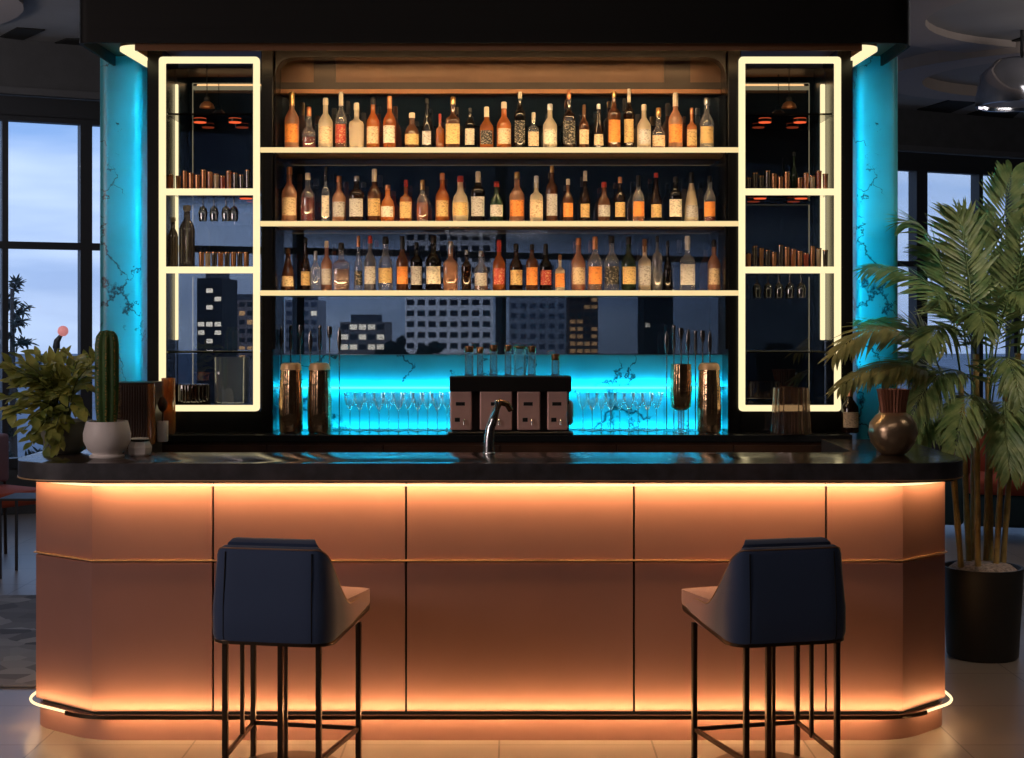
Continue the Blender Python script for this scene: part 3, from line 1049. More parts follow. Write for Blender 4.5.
g0 = None
for side, pxs, nb in (('left', [350 + 9.7 * i for i in range(11)], 'gold shakers'), ('right', [583 + 9.2 * i for i in range(9)], 'copper cup')):
    for i, px in enumerate(pxs):
        d = 7.40 if i % 2 else 7.445
        lab = 'clear stemmed cocktail glass, %s in the row %s of dispenser' % (place(i, len(pxs)), side)
        loc = (X(px, d), d, TOPB + .0005)
        if g0 is None:
            g0 = thing('cocktail_glass', lab, 'glass', loc, 0, 'stemmed glasses before the marble')
            stem_glass_parts(g0)
        else:
            dup(g0, loc, 0, lab)

# ------------------------------------------------------------------ shakers
def flute_lathe(bm, prof, seg=72, amp=.03, n=24, **kw):
    start = len(bm.verts)
    lathe(bm, prof, seg=seg, **kw)
    bm.verts.ensure_lookup_table()
    for v in bm.verts[start:]:
        r_ = math.hypot(v.co.x, v.co.y)
        if r_ > 1e-5:
            k = 1 + amp * math.cos(n * math.atan2(v.co.y, v.co.x))
            v.co.x *= k
            v.co.y *= k


def shaker(px, d, base_z, h, rad, lab):
    t = thing('cocktail_shaker', lab, 'cocktail shaker', (X(px, d), d, base_z), 0, 'gold shakers on the back bar')
    bm = BM()
    flute_lathe(bm, [(rad * .86, 0), (rad * .96, .01), (rad, h * .35), (rad * .97, h * .6), (rad * .86, h * .86), (rad * .84, h * .9)], amp=.018, n=20)
    ob('tin', bm, goldhammer, t, smooth=60)
    bm = BM(); lathe(bm, [(rad * .9, h * .9), (rad * .9, h * .93), (rad * .80, h * .985), (rad * .6, h)], seg=32); ob('lid', bm, brass, t, smooth=40)
    return t


SHK = 7.27
hk = Z(363, SHK) - TOPB
shaker(291, SHK, TOPB + .001, hk, M(24, SHK) / 2, 'tall ribbed gold cocktail shaker, outermost at the left of the cyan panel')
shaker(319.5, SHK, TOPB + .001, hk, M(24, SHK) / 2, 'tall ribbed gold cocktail shaker standing beside the left row of glasses')
shaker(709, SHK, TOPB + .001, hk, M(24, SHK) / 2, 'tall ribbed gold cocktail shaker at the right end of the cyan panel')
t = thing('goblet', 'bronze fluted cup on a clear glass pedestal beside the right shaker', 'goblet', (X(681, SHK), SHK, TOPB + .001))
zc = Z(410, SHK) - TOPB
bm = BM(); lathe(bm, [(.03, 0), (.03, .004), (.017, .012), (.016, zc - .004), (.03, zc)], seg=24); ob('pedestal', bm, clear2, t, smooth=40)
bm = BM(); flute_lathe(bm, [(.030, zc), (.047, zc + .015), (.053, zc + .10), (.050, zc + .17), (.048, zc + .22)], amp=.02, n=18); ob('cup', bm, goldhammer, t, smooth=60)

# bar tools standing in clear holders behind the shakers
spoon_m = mat('smoked steel', (.34, .33, .33), .25, 1)
for side, px0, px1 in (('left', 279, 342), ('right', 664, 712)):
    d = 7.42
    xc = X((px0 + px1) / 2, d)
    hw = M(px1 - px0, d) / 2
    h_ = thing('tool_rack', 'clear glass rack holding bar tools behind the %s shakers' % side, 'rack', (xc, d, TOPB + .001), group='clear bar tool racks')
    bm = BM(); box(bm, -hw, hw, -.03, .03, 0, .006, .001, 1); ob('base_plate', bm, clear, h_)
    for s in (-1, 1):
        bm = BM(); box(bm, s * hw - .003, s * hw + .003, -.028, .028, .006, .20); ob('side_plate', bm, clear, h_)
    bm = BM(); box(bm, -hw, hw, -.004, .004, .19, .198); ob('cross_bar', bm, clear, h_)
    for i in range(7):
        xx = xc + (-hw + .012) + (2 * hw - .024) * i / 6
        top = Z(328 + random.uniform(-2, 5), d) - TOPB
        t = thing('bar_tool', 'slim steel bar %s, %s in the %s glass rack' % (['spoon', 'muddler', 'strainer'][i % 3], place(i, 7), side), 'bar tool',
                  (xx, d - .011, TOPB + .0075), 0, 'bar tools in the glass racks')
        bm = BM(); tube(bm, [(0, 0, 0), (0, 0, top - .12)], .003, 8); ob('shaft', bm, spoon_m, t, smooth=60)
        bm = BM()
        if i % 3 == 0:
            lathe(bm, [(.002, 0), (.009, .03), (.011, .06), (.008, .1), (.0, .12)], z=top - .12, seg=14, sy=.35)
        elif i % 3 == 1:
            lathe(bm, [(.005, 0), (.009, .02), (.008, .1), (.010, .11), (.008, .12)], z=top - .12, seg=14)
        else:
            lathe(bm, [(.003, 0), (.004, .06), (.010, .07), (.013, .09), (.012, .118), (0, .12)], z=top - .12, seg=16, sy=.5)
        ob('head', bm, spoon_m, t, smooth=50)

# ------------------------------------------------------------------ drinks dispenser in the middle
DD = 7.2
t = thing('drinks_dispenser', 'black topped drinks dispenser with four rosy copper boxes below', 'drinks dispenser', (X(511, DD), DD, TOPB + .001))
ox = t.location.x


def lx(px): return X(px, DD) - ox
def lz(py): return Z(py, DD) - t.location.z


rosy = mat('rose copper', (.85, .52, .46), .4, .3, var=.08)
bm = BM(); box(bm, lx(450), lx(571), -.06, .1, lz(391), lz(376), .004); ob('top_tray', bm, mat('black tray', (.014, .013, .013), .3), t)
bm = BM(); box(bm, lx(452), lx(569), .0, .09, 0.0, lz(391)); ob('rear_housing', bm, mat('dark housing', (.03, .022, .022), .4), t)
bm = BM(); box(bm, lx(448), lx(573), -.065, .1, -.0005, .012, .002, 1); ob('drip_tray', bm, mat('drip tray steel', (.05, .05, .055), .3, .8), t)
slot_m = mat('slot black', (.004, .004, .004), .6)
for a, b in ((450.5, 472), (480, 512), (517, 540), (547, 567)):
    bm = BM(); box(bm, lx(a), lx(b), -.055, .0, .02, lz(391), .006); c = ob('canister', bm, rosy, t)
    m_ = (a + b) / 2
    bm = BM(); box(bm, lx(m_ - 5), lx(m_ + 4), -.0565, -.05, lz(405), lz(401.5)); ob('slot', bm, slot_m, c)
    bm = BM(); box(bm, lx(m_ - 6), lx(m_ - 1), -.0565, -.05, lz(421), lz(417)); ob('slot', bm, slot_m, c)
    bm = BM(); tube(bm, [(lx(m_ + 3), -.06, lz(419)), (lx(m_ + 3), -.072, lz(421)), (lx(m_ + 3), -.072, lz(424))], .005, 8); ob('spout', bm, steel, c, smooth=50)
bm = BM(); lathe(bm, [(.0, 0), (.05, 0), (.062, .012), (.05, .024), (0, .026)], seg=24)
bm.transform(Matrix.Translation((lx(568), .03, lz(413))) @ Matrix.Rotation(PI / 2, 4, 'Y'))
ob('dial_knob', bm, mat('grey dial', (.28, .27, .28), .4), t, smooth=40)

tz = t.location.z + lz(376) + .001
tumbler_rim = mat('copper rim', (.6, .32, .16), .25, .9)
k0 = None
for i, (px, w_, top) in enumerate([(469, 9.5, 346), (480, 7, 347), (493.5, 8.5, 345), (508, 7.5, 345), (532, 8.5, 346), (555.5, 9, 354)]):
    h_ = Z(top, DD) - tz
    r_ = M(w_, DD) / 2
    q = thing('highball_glass', 'tall narrow clear glass with copper rim, %s on the drinks dispenser' % place(i, 6), 'glass', (X(px, DD), DD + .01, tz), 0, 'tall glasses on the dispenser')
    bm = BM(); lathe(bm, [(r_ * .9, 0), (r_ * .92, h_ - .01)], seg=20); ob('glass_wall', bm, clear2, q, smooth=50)
    bm = BM(); lathe(bm, [(r_ * .95, h_ - .03), (r_, h_ - .028), (r_, h_ - .001), (r_ * .95, h_)], seg=20); ob('copper_rim', bm, tumbler_rim, q, smooth=40)
    bm = BM(); lathe(bm, [(r_ * .94, 0.0005), (r_ * .94, .008)], seg=20); ob('thick_base', bm, MATS['bottle grey'], q, smooth=40)
q = thing('glass_canister', 'wide glass canister with flat copper lid on the drinks dispenser', 'canister', (X(520, DD), DD + .055, tz), 0)
h_ = Z(346, DD) - tz
bm = BM(); lathe(bm, [(.03, 0), (.031, h_ - .012)], seg=28); ob('jar', bm, clear2, q, smooth=50)
bm = BM(); lathe(bm, [(.034, h_ - .014), (.036, h_ - .01), (.036, h_ - .003), (.03, h_)], seg=28); ob('lid', bm, tumbler_rim, q, smooth=40)

# tap
FD = 6.34
t = thing('bar_tap', 'brushed steel bar tap standing at the back of the dark worktop', 'tap', (X(489, FD), FD, 1.1005))
bm = BM(); lathe(bm, [(.026, 0), (.026, .006), (.021, .012), (.0, .013)], seg=24); ob('base_flange', bm, steel, t, smooth=40)
bm = BM(); tube(bm, [(0, 0, .01), (0, 0, .06), (.006, .0, .11), (.02, .0, .145)], [.024, .022, .019, .017], 16); ob('body', bm, steel, t, smooth=50)
bm = BM(); tube(bm, [(.012, .0, .12), (.03, .01, .19), (.045, .03, .215), (.075, .06, .205), (.09, .08, .18)], [.018, .016, .014, .013, .013], 14); ob('spout', bm, mat('bronze tap', (.5, .3, .2), .25, 1), t, smooth=50)
bm = BM(); tube(bm, [(.012, -.004, .145), (.03, -.03, .185), (.034, -.05, .225)], [.009, .007, .006], 10); ob('lever', bm, steel, t, smooth=50)

# ------------------------------------------------------------------ inside the display cabinets
TUMC = {'copper': mat('copper shot glass', (.55, .25, .12), .25, .7), 'amber': glass('amber shot', (.8, .4, .15), .2, .5, (.85, .42, .18)),
        'smoky': glass('smoky shot', (.3, .25, .22), .25, .35, (.3, .22, .18)), 'cream': glass('cream shot', (.9, .8, .6), .2, .7, (.9, .75, .52)),
        'rust red': glass('rust shot', (.7, .2, .1), .2, .6, (.75, .2, .1))}


def shots(side, shelf, py, items):
    zz = Z(py, DS) + .0065
    for i, (px, wpx, hpx, colr) in enumerate(items):
        d = 7.375
        r_, h_ = M(wpx, d) / 2, M(hpx, d)
        q = thing('shot_glass', 'small %s tumbler, %s on the %s lit shelf of %s cabinet' % (colr, place(i, len(items)), shelf, side), 'glass',
                  (X(px, d), d, zz), 0, 'small tumblers in the cabinets')
        bm = BM(); lathe(bm, [(r_ * .82, 0), (r_ * .86, .004), (r_, h_), (r_ * .9, h_), (r_ * .76, .008), (0, .008)], seg=16); ob('cup', bm, TUMC[colr], q, smooth=40)
        bm = BM(); lathe(bm, [(r_ * 1.03, h_ - .006), (r_ * 1.05, h_ - .003), (r_ * 1.03, h_ + .0005), (r_ * .92, h_ + .0005)], seg=16, close=False); ob('rim', bm, tumbler_rim, q, smooth=40)


C = ['copper', 'smoky', 'amber', 'copper', 'smoky', 'cream', 'copper', 'smoky', 'rust red', 'copper', 'smoky', 'amber', 'copper']
shots('left', 'upper', 192, [(170, 7, 17, 'amber')] + [(178.5 + 6.3 * i, 5.5, 16 + (i * 5) % 7, C[(i * 3) % 13]) for i in range(12)])
shots('left', 'lower', 270, [(201.5 + 6.4 * i, 5.8, 17 + (i * 5) % 5, C[(i * 5) % 13]) for i in range(8)])
shots('right', 'upper', 192, [(748.5 + 6.4 * i, 5.5, 14 + (i * 5) % 8, C[(i * 3 + 1) % 13]) for i in range(13) if i not in (7,)])
shots('right', 'lower', 270, [(748.5 + 6.4 * i, 5.2, 16 + (i * 7) % 9, C[(i * 5 + 2) % 13]) for i in range(13)])
bottle(794, 152, 7, Z(192, DS) + .0065, 7.46, 'slender', 'green', None, 'black', None, 'slim dark green bottle among tumblers on right cabinet upper shelf', None)
# decanter in the left cabinet
for px, top, wv, lab in ((173, 217, 10, 'tall ribbed smoky glass carafe beside the frame of left cabinet'), (187, 205, 15, 'large ribbed smoky decanter with stopper in left cabinet')):
    d = 7.42
    h_ = Z(top, d) - (Z(270, DS) + .0065)
    r_ = M(wv, d) / 2
    q = thing('decanter', lab, 'decanter', (X(px, d), d, Z(270, DS) + .0065))
    bm = BM(); flute_lathe(bm, [(r_ * .9, 0), (r_, .01), (r_, h_ * .62), (r_ * .8, h_ * .7), (r_ * .4, h_ * .78), (r_ * .4, h_ * .9)], amp=.05, n=14, seg=56); ob('body', bm, glass('smoky decanter', (.45, .38, .32), .25, .35, (.36, .28, .22)), q, smooth=50)
    bm = BM(); lathe(bm, [(r_ * .3, h_ * .9), (r_ * .55, h_ * .93), (r_ * .5, h_ * .99), (0, h_)], seg=18); ob('stopper', bm, MATS['bottle cream'], q, smooth=50)
# glasses hanging under the lit shelves
h0 = None
for side, pxs, py in (('left', (203, 214, 226, 234), 192), ('right', (757, 768, 779, 790, 801), 270)):
    for i, px in enumerate(pxs):
        d = 7.43
        zt_ = Z(py, DS) - .0065
        lab = 'upside down stemmed glass hanging under a lit shelf, %s in %s cabinet' % (place(i, len(pxs)), side)
        if h0 is None:
            h0 = thing('hanging_wine_glass', lab, 'glass', (X(px, d), d, zt_), 0, 'glasses hanging in the cabinets')
            bm = BM(); lathe(bm, [(.022, 0), (.022, -.002), (.005, -.006), (.003, -.01)], seg=16); ob('foot', bm, darkglass, h0, smooth=50)
            bm = BM(); lathe(bm, [(.003, -.01), (.0026, -.05)], seg=8); ob('stem', bm, darkglass, h0, smooth=50)
            bm = BM(); lathe(bm, [(.003, -.05), (.017, -.062), (.023, -.085), (.019, -.125)], seg=18, close=False); ob('bowl', bm, glass('smoky bowl', (.45, .42, .4), .3), h0, smooth=50)
        else:
            dup(h0, (X(px, d), d, zt_), 0, lab)
# glowing discs added as orange lamp reflections under the shelves, and small copper pendants
spot_m = emis('orange spot', (1, .13, .04), 1.0)
p0 = None
for side, px, py, base in (('left', 200, 119, 114), ('left', 235, 119, 114), ('left', 246, 201, 192), ('right', 765, 119, 114), ('right', 800, 119, 114), ('right', 760, 201, 192), ('right', 801, 201, 192)):
    d = 7.50
    zt_ = Z(base, DS) - (.0055 if base == 114 else .0065)
    where = 'under the %s shelf of %s cabinet, %s one' % ('dark' if base == 114 else 'lit', side, 'only' if (side == 'left' and base == 192) else ('inner' if (px in (235, 765, 760)) else 'outer'))
    lab = 'small round glowing disc imitating an orange lamp reflection ' + where
    if p0 is None:
        p0 = thing('lamp_reflection', lab, 'light', (X(px, d), d, zt_), 0, 'orange lamp reflections in the cabinets')
        bm = BM(); lathe(bm, [(.034, 0), (.034, -.006), (.031, -.007)], seg=22); ob('housing', bm, dkmetal, p0, smooth=40)
        bm = BM(); lathe(bm, [(.031, -.0072), (.030, -.011), (0, -.012)], seg=22); ob('lens', bm, spot_m, p0, smooth=40)
    else:
        dup(p0, (X(px, d), d, zt_), 0, lab)
for side, px in (('left', 207), ('right', 789)):
    d = 7.45
    t = thing('pendant_lamp', 'tiny copper dome pendant lamp hanging inside top of the %s cabinet' % side, 'lamp', (X(px, d), d, 2.915), group='copper cabinet pendants')
    zb = Z(108, d) - 2.915
    bm = BM(); tube(bm, [(0, 0, 0), (0, 0, zb + .045)], .002, 6); ob('cord', bm, matte_black, t)
    bm = BM(); lathe(bm, [(.008, .055), (.014, .05), (.016, .032), (.014, .03)], z=zb, seg=18); ob('socket', bm, matte_black, t, smooth=40)
    bm = BM(); lathe(bm, [(.012, .034), (.03, .02), (.038, 0), (.034, .0), (.026, .016), (.01, .028)], z=zb, seg=24, close=False); ob('lamp_shade', bm, CAP['copper'], t, smooth=40)
    bm = BM(); lathe(bm, [(.0, .004), (.02, .006), (.022, .012), (0, .02)], z=zb, seg=16); ob('bulb', bm, emis('dim orange bulb', (1, .3, .08), .8), t, smooth=40)
# boxes and jars low in the left cabinet
d = 7.42
zf = CABS['left'][2] + .001
t = thing('glass_vase', 'clear square glass vase at the bottom of the left cabinet', 'vase', (X(232, d), d, zf))
r_ = M(36, d) / 2
bm = BM(); lathe(bm, [(r_ * .9, 0), (r_ * .94, Z(357, d) - zf), (r_ * .9, Z(357, d) - zf), (r_ * .85, .012), (0, .012)], seg=28, sup=6, sy=.7); ob('vase_wall', bm, clear2, t, smooth=40)
t = thing('storage_jar', 'dark brown ribbed glass jar at the bottom of the left cabinet', 'jar', (X(193, 7.38), 7.38, zf))
r_ = M(34, 7.38) / 2
hh = Z(384, 7.38) - zf
bm = BM(); flute_lathe(bm, [(r_ * .96, 0), (r_, .006), (r_, hh - .006), (r_ * .96, hh)], amp=.03, n=28, seg=112, sy=.6); ob('jar_wall', bm, glass('dark brown glass', (.10, .06, .05), .2, .3, (.08, .04, .03)), t, smooth=40)

# ------------------------------------------------------------------ on the back bar ends and worktop wings
t = thing('fluted_vase', 'clear fluted glass vase before the right display cabinet', 'vase', (X(791, 7.22), 7.22, TOPB + .001))
r_ = M(38, 7.22) / 2
hh = Z(388, 7.22) - TOPB
bm = BM(); flute_lathe(bm, [(r_ * 1.06, 0), (r_ * 1.06, .006), (r_ * 1.0, hh * .3), (r_ * .92, hh), (r_ * .86, hh), (r_ * .92, hh * .3), (r_ * .96, .012), (0, .012)], amp=.035, n=18, seg=108); ob('vase_wall', bm, glass('fluted smoky glass', (.62, .52, .46), .25, .1, (.4, .25, .18)), t, smooth=40)
bottle(850, 385, 17, TOPB + .001, 7.24, 'round', 'dark brown', 'cream', 'copper', None, 'dark brown bottle with copper cap beside the round gold vase', None, foil='copper')

t = thing('planter_box', 'dark brown fluted planter box standing behind the potted cactus', 'planter', (X(139, 7.0), 7.0, 1.1005))
hw = M(38, 7.0) / 2
bm = BM()
nfl = 15
ztop = Z(383, 7.0) - 1.1005
for i in range(nfl):
    xx = -hw + (2 * hw) * (i + .5) / nfl
    tube(bm, [(xx, -.085, .006), (xx, -.085, ztop - .006)], hw / nfl * 1.0, 8)
box(bm, -hw, hw, -.085, .085, 0, ztop)
ob('fluted_body', bm, mat('dark walnut flutes', (.06, .032, .022), .35), t, smooth=40)
bm = BM(); box(bm, -hw - .003, hw + .003, -.095, .088, ztop, ztop + .006, .001, 1); ob('rim', bm, dkmetal, t)
for i, (px, top, d) in enumerate(((151.5, 384, 6.86), (168.5, 378, 7.07))):
    base = 1.1005 if d < 7.13 and px < 157 else TOPB + .001
    if px > 157: d = 7.2
    t = thing('amber_tumbler', ['slim sparkling amber glass before the fluted planter box', 'sparkling amber cut glass before the left cabinet corner'][i], 'glass', (X(px, d), d, base))
    r_ = M([7, 13][i], d) / 2
    hh = Z(top, d) - base
    bm = BM(); flute_lathe(bm, [(r_ * .85, 0), (r_, .01), (r_, hh), (r_ * .88, hh), (r_ * .85, .02), (0, .02)], amp=.06, n=9, seg=54); ob('cut_wall', bm, glass('cut amber glass', (.9, .6, .3), .3, .3, (.9, .5, .2), .1), t, smooth=30)
d = 6.98
t = thing('bud_vase', 'small white cup holding a dark dried flower behind the worktop corner', 'vase', (X(162.5, d), d, 1.1005))
hh = .095
bm = BM(); lathe(bm, [(.022, 0), (.025, .004), (.026, hh), (.022, hh), (.02, .01), (0, .01)], seg=20, sup=3); ob('cup', bm, white_cer, t, smooth=40)
bm = BM(); tube(bm, [(0, 0, .011), (.0, 0, .12), (.006, 0, .15)], .003, 6); lathe(bm, [(0, .13), (.018, .15), (.024, .175), (.014, .20), (0, .21)], seg=10); ob('dried_flower', bm, mat('dried flower', (.06, .025, .015), .8), t, smooth=50)
d = 6.26
t = thing('sugar_jar', 'small white faceted jar with dark lid beside the cactus pot', 'jar', (X(140, d), d, 1.1005))
bm = BM(); lathe(bm, [(.036, 0), (.046, .008), (.05, .035), (.04, .058), (.038, .06)], seg=7, ); ob('jar_body', bm, white_cer, t)
bm = BM(); lathe(bm, [(.038, .0602), (.04, .063), (.04, .067), (.036, .068)], seg=20); ob('lid', bm, matte_black, t, smooth=40)
bm = BM(); lathe(bm, [(.036, .0682), (.037, .070), (.035, .073), (0, .074)], seg=20); ob('lid_disc', bm, white_cer, t, smooth=40)

# round gold vase
d = 6.33
t = thing('round_vase', 'round polished bronze vase with ribbed copper neck on the worktop', 'vase', (X(893, d), d, 1.1005))
R_ = M(49, d) / 2
hz = Z(412, d) - 1.1005
bm = BM(); lathe(bm, [(R_ * .45, 0), (R_ * .55, .006), (R_ * .88, hz * .28), (R_, hz * .52), (R_ * .93, hz * .74), (R_ * .7, hz * .92), (R_ * .5, hz)], seg=40); ob('bowl', bm, mat('polished bronze', (.62, .44, .28), .28, .8, bump=.15, bscale=30), t, smooth=60)
bm = BM(); flute_lathe(bm, [(R_ * .5, hz), (R_ * .52, hz + .03), (R_ * .64, Z(389, d) - 1.1005), (R_ * .56, Z(389, d) - 1.1005), (R_ * .42, hz + .02)], amp=.04, n=26, seg=104, close=False); ob('neck', bm, mat('ribbed copper', (.36, .15, .09), .35, .6), t, smooth=40)
bottle(880.5, 388, 8, 1.1005, 6.62, 'slender', 'clear', None, 'silver', None, 'slim clear bottle just behind the round bronze vase', None)

# ------------------------------------------------------------------ cactus
def leaf_mat(name, col, col2, rough=.45):
    m, nt, out = nodes(name)
    p = N(nt, 'ShaderNodeBsdfPrincipled', i_Roughness=rough)
    tc = N(nt, 'ShaderNodeTexCoord')
    nz = N(nt, 'ShaderNodeTexNoise', i_Scale=14.0, i_Detail=3.0)
    L(nt, tc.outputs['Object'], nz.inputs['Vector'])
    r = ramp(nt, [(.35, col), (.65, col2)])
    L(nt, nz.outputs['Fac'], r.inputs['Fac'])
    L(nt, r.outputs['Color'], p.inputs['Base Color'])
    tr = N(nt, 'ShaderNodeBsdfTranslucent')
    L(nt, r.outputs['Color'], tr.inputs['Color'])
    mx = N(nt, 'ShaderNodeMixShader', i_0=.3)
    L(nt, p.outputs[0], mx.inputs[1])
    L(nt, tr.outputs[0], mx.inputs[2])
    L(nt, mx.outputs[0], out.inputs['Surface'])
    return m


d = 6.2
t = thing('potted_cactus', 'tall green column cactus in a round white pot on the worktop', 'cactus', (X(107, d), d, 1.1005))
R_ = M(47, d) / 2
ph = Z(421, d) - 1.1005
bm = BM(); lathe(bm, [(R_ * .72, 0), (R_ * .74, .006), (R_ * .6, .014), (R_ * .8, .03), (R_ * .98, ph * .45), (R_, ph * .65), (R_ * .9, ph * .92), (R_ * .87, ph), (R_ * .8, ph), (R_ * .8, ph - .015), (0, ph - .015)], seg=36); ob('pot', bm, white_cer, t, smooth=50)
bm = BM(); lathe(bm, [(R_ * .8, ph - .014), (R_ * .4, ph - .008), (0, ph - .006)], seg=24, close=False); ob('soil', bm, mat('dark soil', (.03, .02, .015), .9, bump=.5), t, smooth=50)
cr_ = M(21, d) / 2
ch = Z(330, d) - 1.1005
bm = BM()
prof = [(cr_ * .8, ph - .012), (cr_ * .95, ph + .05), (cr_, ph + .15), (cr_ * 1.0, ch - .06), (cr_ * .88, ch - .025), (cr_ * .6, ch - .006), (.001, ch)]
flute_lathe(bm, prof, amp=.13, n=9, seg=90)
ob('stem', bm, leaf_mat('cactus skin', (.06, .14, .04), (.10, .20, .06)), t, smooth=60)
bm = BM()
for k in range(9):
    a = 2 * PI * k / 9
    for i in range(34):
        zz = ph + (ch - ph) * (i + .3) / 34
        rr = cr_ * 1.12
        if zz > ch - .06: rr *= max(.12, math.sqrt(max(0, 1 - ((zz - (ch - .06)) / .062) ** 2)))
        b0 = Vector((rr * math.cos(a), rr * math.sin(a), zz))
        for s in range(3):
            dr_ = Vector((math.cos(a + random.uniform(-.7, .7)), math.sin(a + random.uniform(-.7, .7)), random.uniform(-.5, .8))).normalized()
            sd = dr_.cross(Vector((0, 0, 1))).normalized() * .0018
            tip = b0 + dr_ * random.uniform(.012, .019)
            bm.faces.new([bm.verts.new(b0 - sd), bm.verts.new(b0 + sd), bm.verts.new(tip)])
ob('spines', bm, mat('orange spines', (.85, .48, .12), .6), t, normals=False)

# leafy plant
d = 6.4
t = thing('leafy_plant', 'bushy broad leaved plant in a grey bowl at the worktop end', 'plant', (X(66, d), d, 1.1005))
R_ = M(52, d) / 2
ph = Z(420, d) - 1.1005
bm = BM(); lathe(bm, [(R_ * .55, 0), (R_ * .8, .02), (R_ * .98, ph * .55), (R_, ph), (R_ * .93, ph), (R_ * .9, ph - .02), (0, ph - .02)], seg=32); ob('bowl', bm, mat('grey green ceramic', (.20, .20, .165), .55), t, smooth=50)


def leaf(bm, base, dirv, length, width, nrm, curl=.25):
    dirv = dirv.normalized()
    side = dirv.cross(nrm).normalized()
    up = side.cross(dirv).normalized()
    prof = [(0, .05), (.18, .55), (.42, 1.0), (.7, .75), (.9, .32), (1, 0)]
    rows = []
    for u, ww in prof:
        c = base + dirv * (length * u) - up * (curl * length * u * u)
        if ww == 0:
            rows.append([bm.verts.new(c)])
        else:
            rows.append([bm.verts.new(c - side * (width * ww / 2) + up * (width * .12 * ww)), bm.verts.new(c), bm.verts.new(c + side * (width * ww / 2) + up * (width * .12 * ww))])
    for A, B_ in zip(rows, rows[1:]):
        if len(B_) == 1:
            bm.faces.new((A[0], A[1], B_[0])); bm.faces.new((A[1], A[2], B_[0]))
        else:
            bm.faces.new((A[0], A[1], B_[1], B_[0])); bm.faces.new((A[1], A[2], B_[2], B_[1]))


rng = random.Random(3)
lm1 = leaf_mat('broad leaf', (.20, .27, .06), (.50, .48, .12))
bm, bs_ = BM(), BM()
c0 = Vector((0, 0, ph - .01))
ends = []
for i in range(46):
    # crown spreads to the left and up, trailing over the worktop edge
    px = rng.uniform(4, 94); py = rng.uniform(352, 412)
    if px < 25 and py < 365: py += 20
    if i > 36:
        px, py = rng.uniform(12, 62), rng.uniform(410, 448)
    dd = d + rng.uniform(-.22, .2) if i <= 36 else d - rng.uniform(.12, .3)
    e = Vector((X(px, dd), dd, Z(py, dd))) - t.location
    ends.append(e)
    mid = c0.lerp(e, .5) + Vector((0, 0, .06))
    path = [c0 + Vector((e.x * .1, e.y * .1, 0)), c0.lerp(mid, .6) + Vector((0, 0, .02)), mid, e]
    tube(bs_, path, [.0035, .003, .0025, .0015], 5)
    for k in range(9):
        u = .3 + .7 * (k + 1) / 9
        a_, b_ = (path[1], path[2]) if u < .6 else (path[2], path[3])
        q = a_.lerp(b_, (u - .3) / .3 if u < .6 else (u - .6) / .4)
        dv = (b_ - a_).normalized() + Vector((rng.uniform(-1, 1), rng.uniform(-1, .6), rng.uniform(-.6, .7)))
        leaf(bm, q, dv, rng.uniform(.05, .085), rng.uniform(.03, .045), Vector((rng.uniform(-.4, .4), -.6, 1)), rng.uniform(.1, .4))
for i in range(5):
    px, py = [(20, 368), (30, 352), (54, 350), (62, 356), (5, 362)][i]
    e = Vector((X(px, d), d - .05, Z(py, d))) - t.location
    leaf(bm, c0.lerp(e, .65), (e - c0), .13, .045, Vector((.2, -1, .6)), .1)
ob('stalks', bs_, mat('plant stalk', (.10, .12, .04), .6), t, smooth=60)
ob('foliage', bm, lm1, t, smooth=60, normals=False)

# ------------------------------------------------------------------ palm
d = 7.5
t = thing('potted_palm', 'tall feathery palm with cane stems in a round black pot', 'palm', (X(982.5, d), d, 0))
R_ = M(79, d) / 2
ph = Z(566, d)
bm = BM(); lathe(bm, [(R_ * .84, 0), (R_ * .88, .01), (R_, ph), (R_ * .94, ph), (R_ * .92, ph - .03), (0, ph - .03)], seg=44); ob('pot', bm, mat('black pot', (.012, .011, .011), .5), t, smooth=40)
bm = BM(); lathe(bm, [(R_ * .93, ph - .028), (R_ * .7, ph + .008), (R_ * .3, ph + .02), (0, ph + .02)], seg=32, close=False); ob('pebble_soil', bm, mat('pale pebbles', (.30, .22, .19), .9, var=.5, vscale=60, bump=.8, bscale=90), t, smooth=60)
cane_m = mat('yellow cane', (.30, .20, .07), .45, var=.3, vscale=20)
tops = []
for i, (px, lean) in enumerate(((961, -14), (969, -8), (978, -3), (986, 4), (996, 10), (1003, 16), (973, 2), (991, -2))):
    dy = (-.06, .04, -.08, .05, -.03, .06, .09, .1)[i]
    b0 = Vector((X(px, d + dy) - t.location.x, dy, ph + .005))
    tz_ = 1.25 + .12 * (i % 3)
    e = b0 + Vector((M(lean, d), dy * .2, tz_ - ph))
    pts = [b0.lerp(e, k / 12) for k in range(13)]
    bm = BM()
    tube(bm, pts, [.0145 + (.0025 if k % 3 == 0 else 0) for k in range(13)], 10)
    ob('cane', bm, cane_m, t, smooth=40)
    tops.append(e)
palm_m = leaf_mat('palm leaf', (.10, .18, .06), (.28, .34, .13))
palm_warm = leaf_mat('palm leaf brown', (.20, .20, .07), (.34, .30, .11))


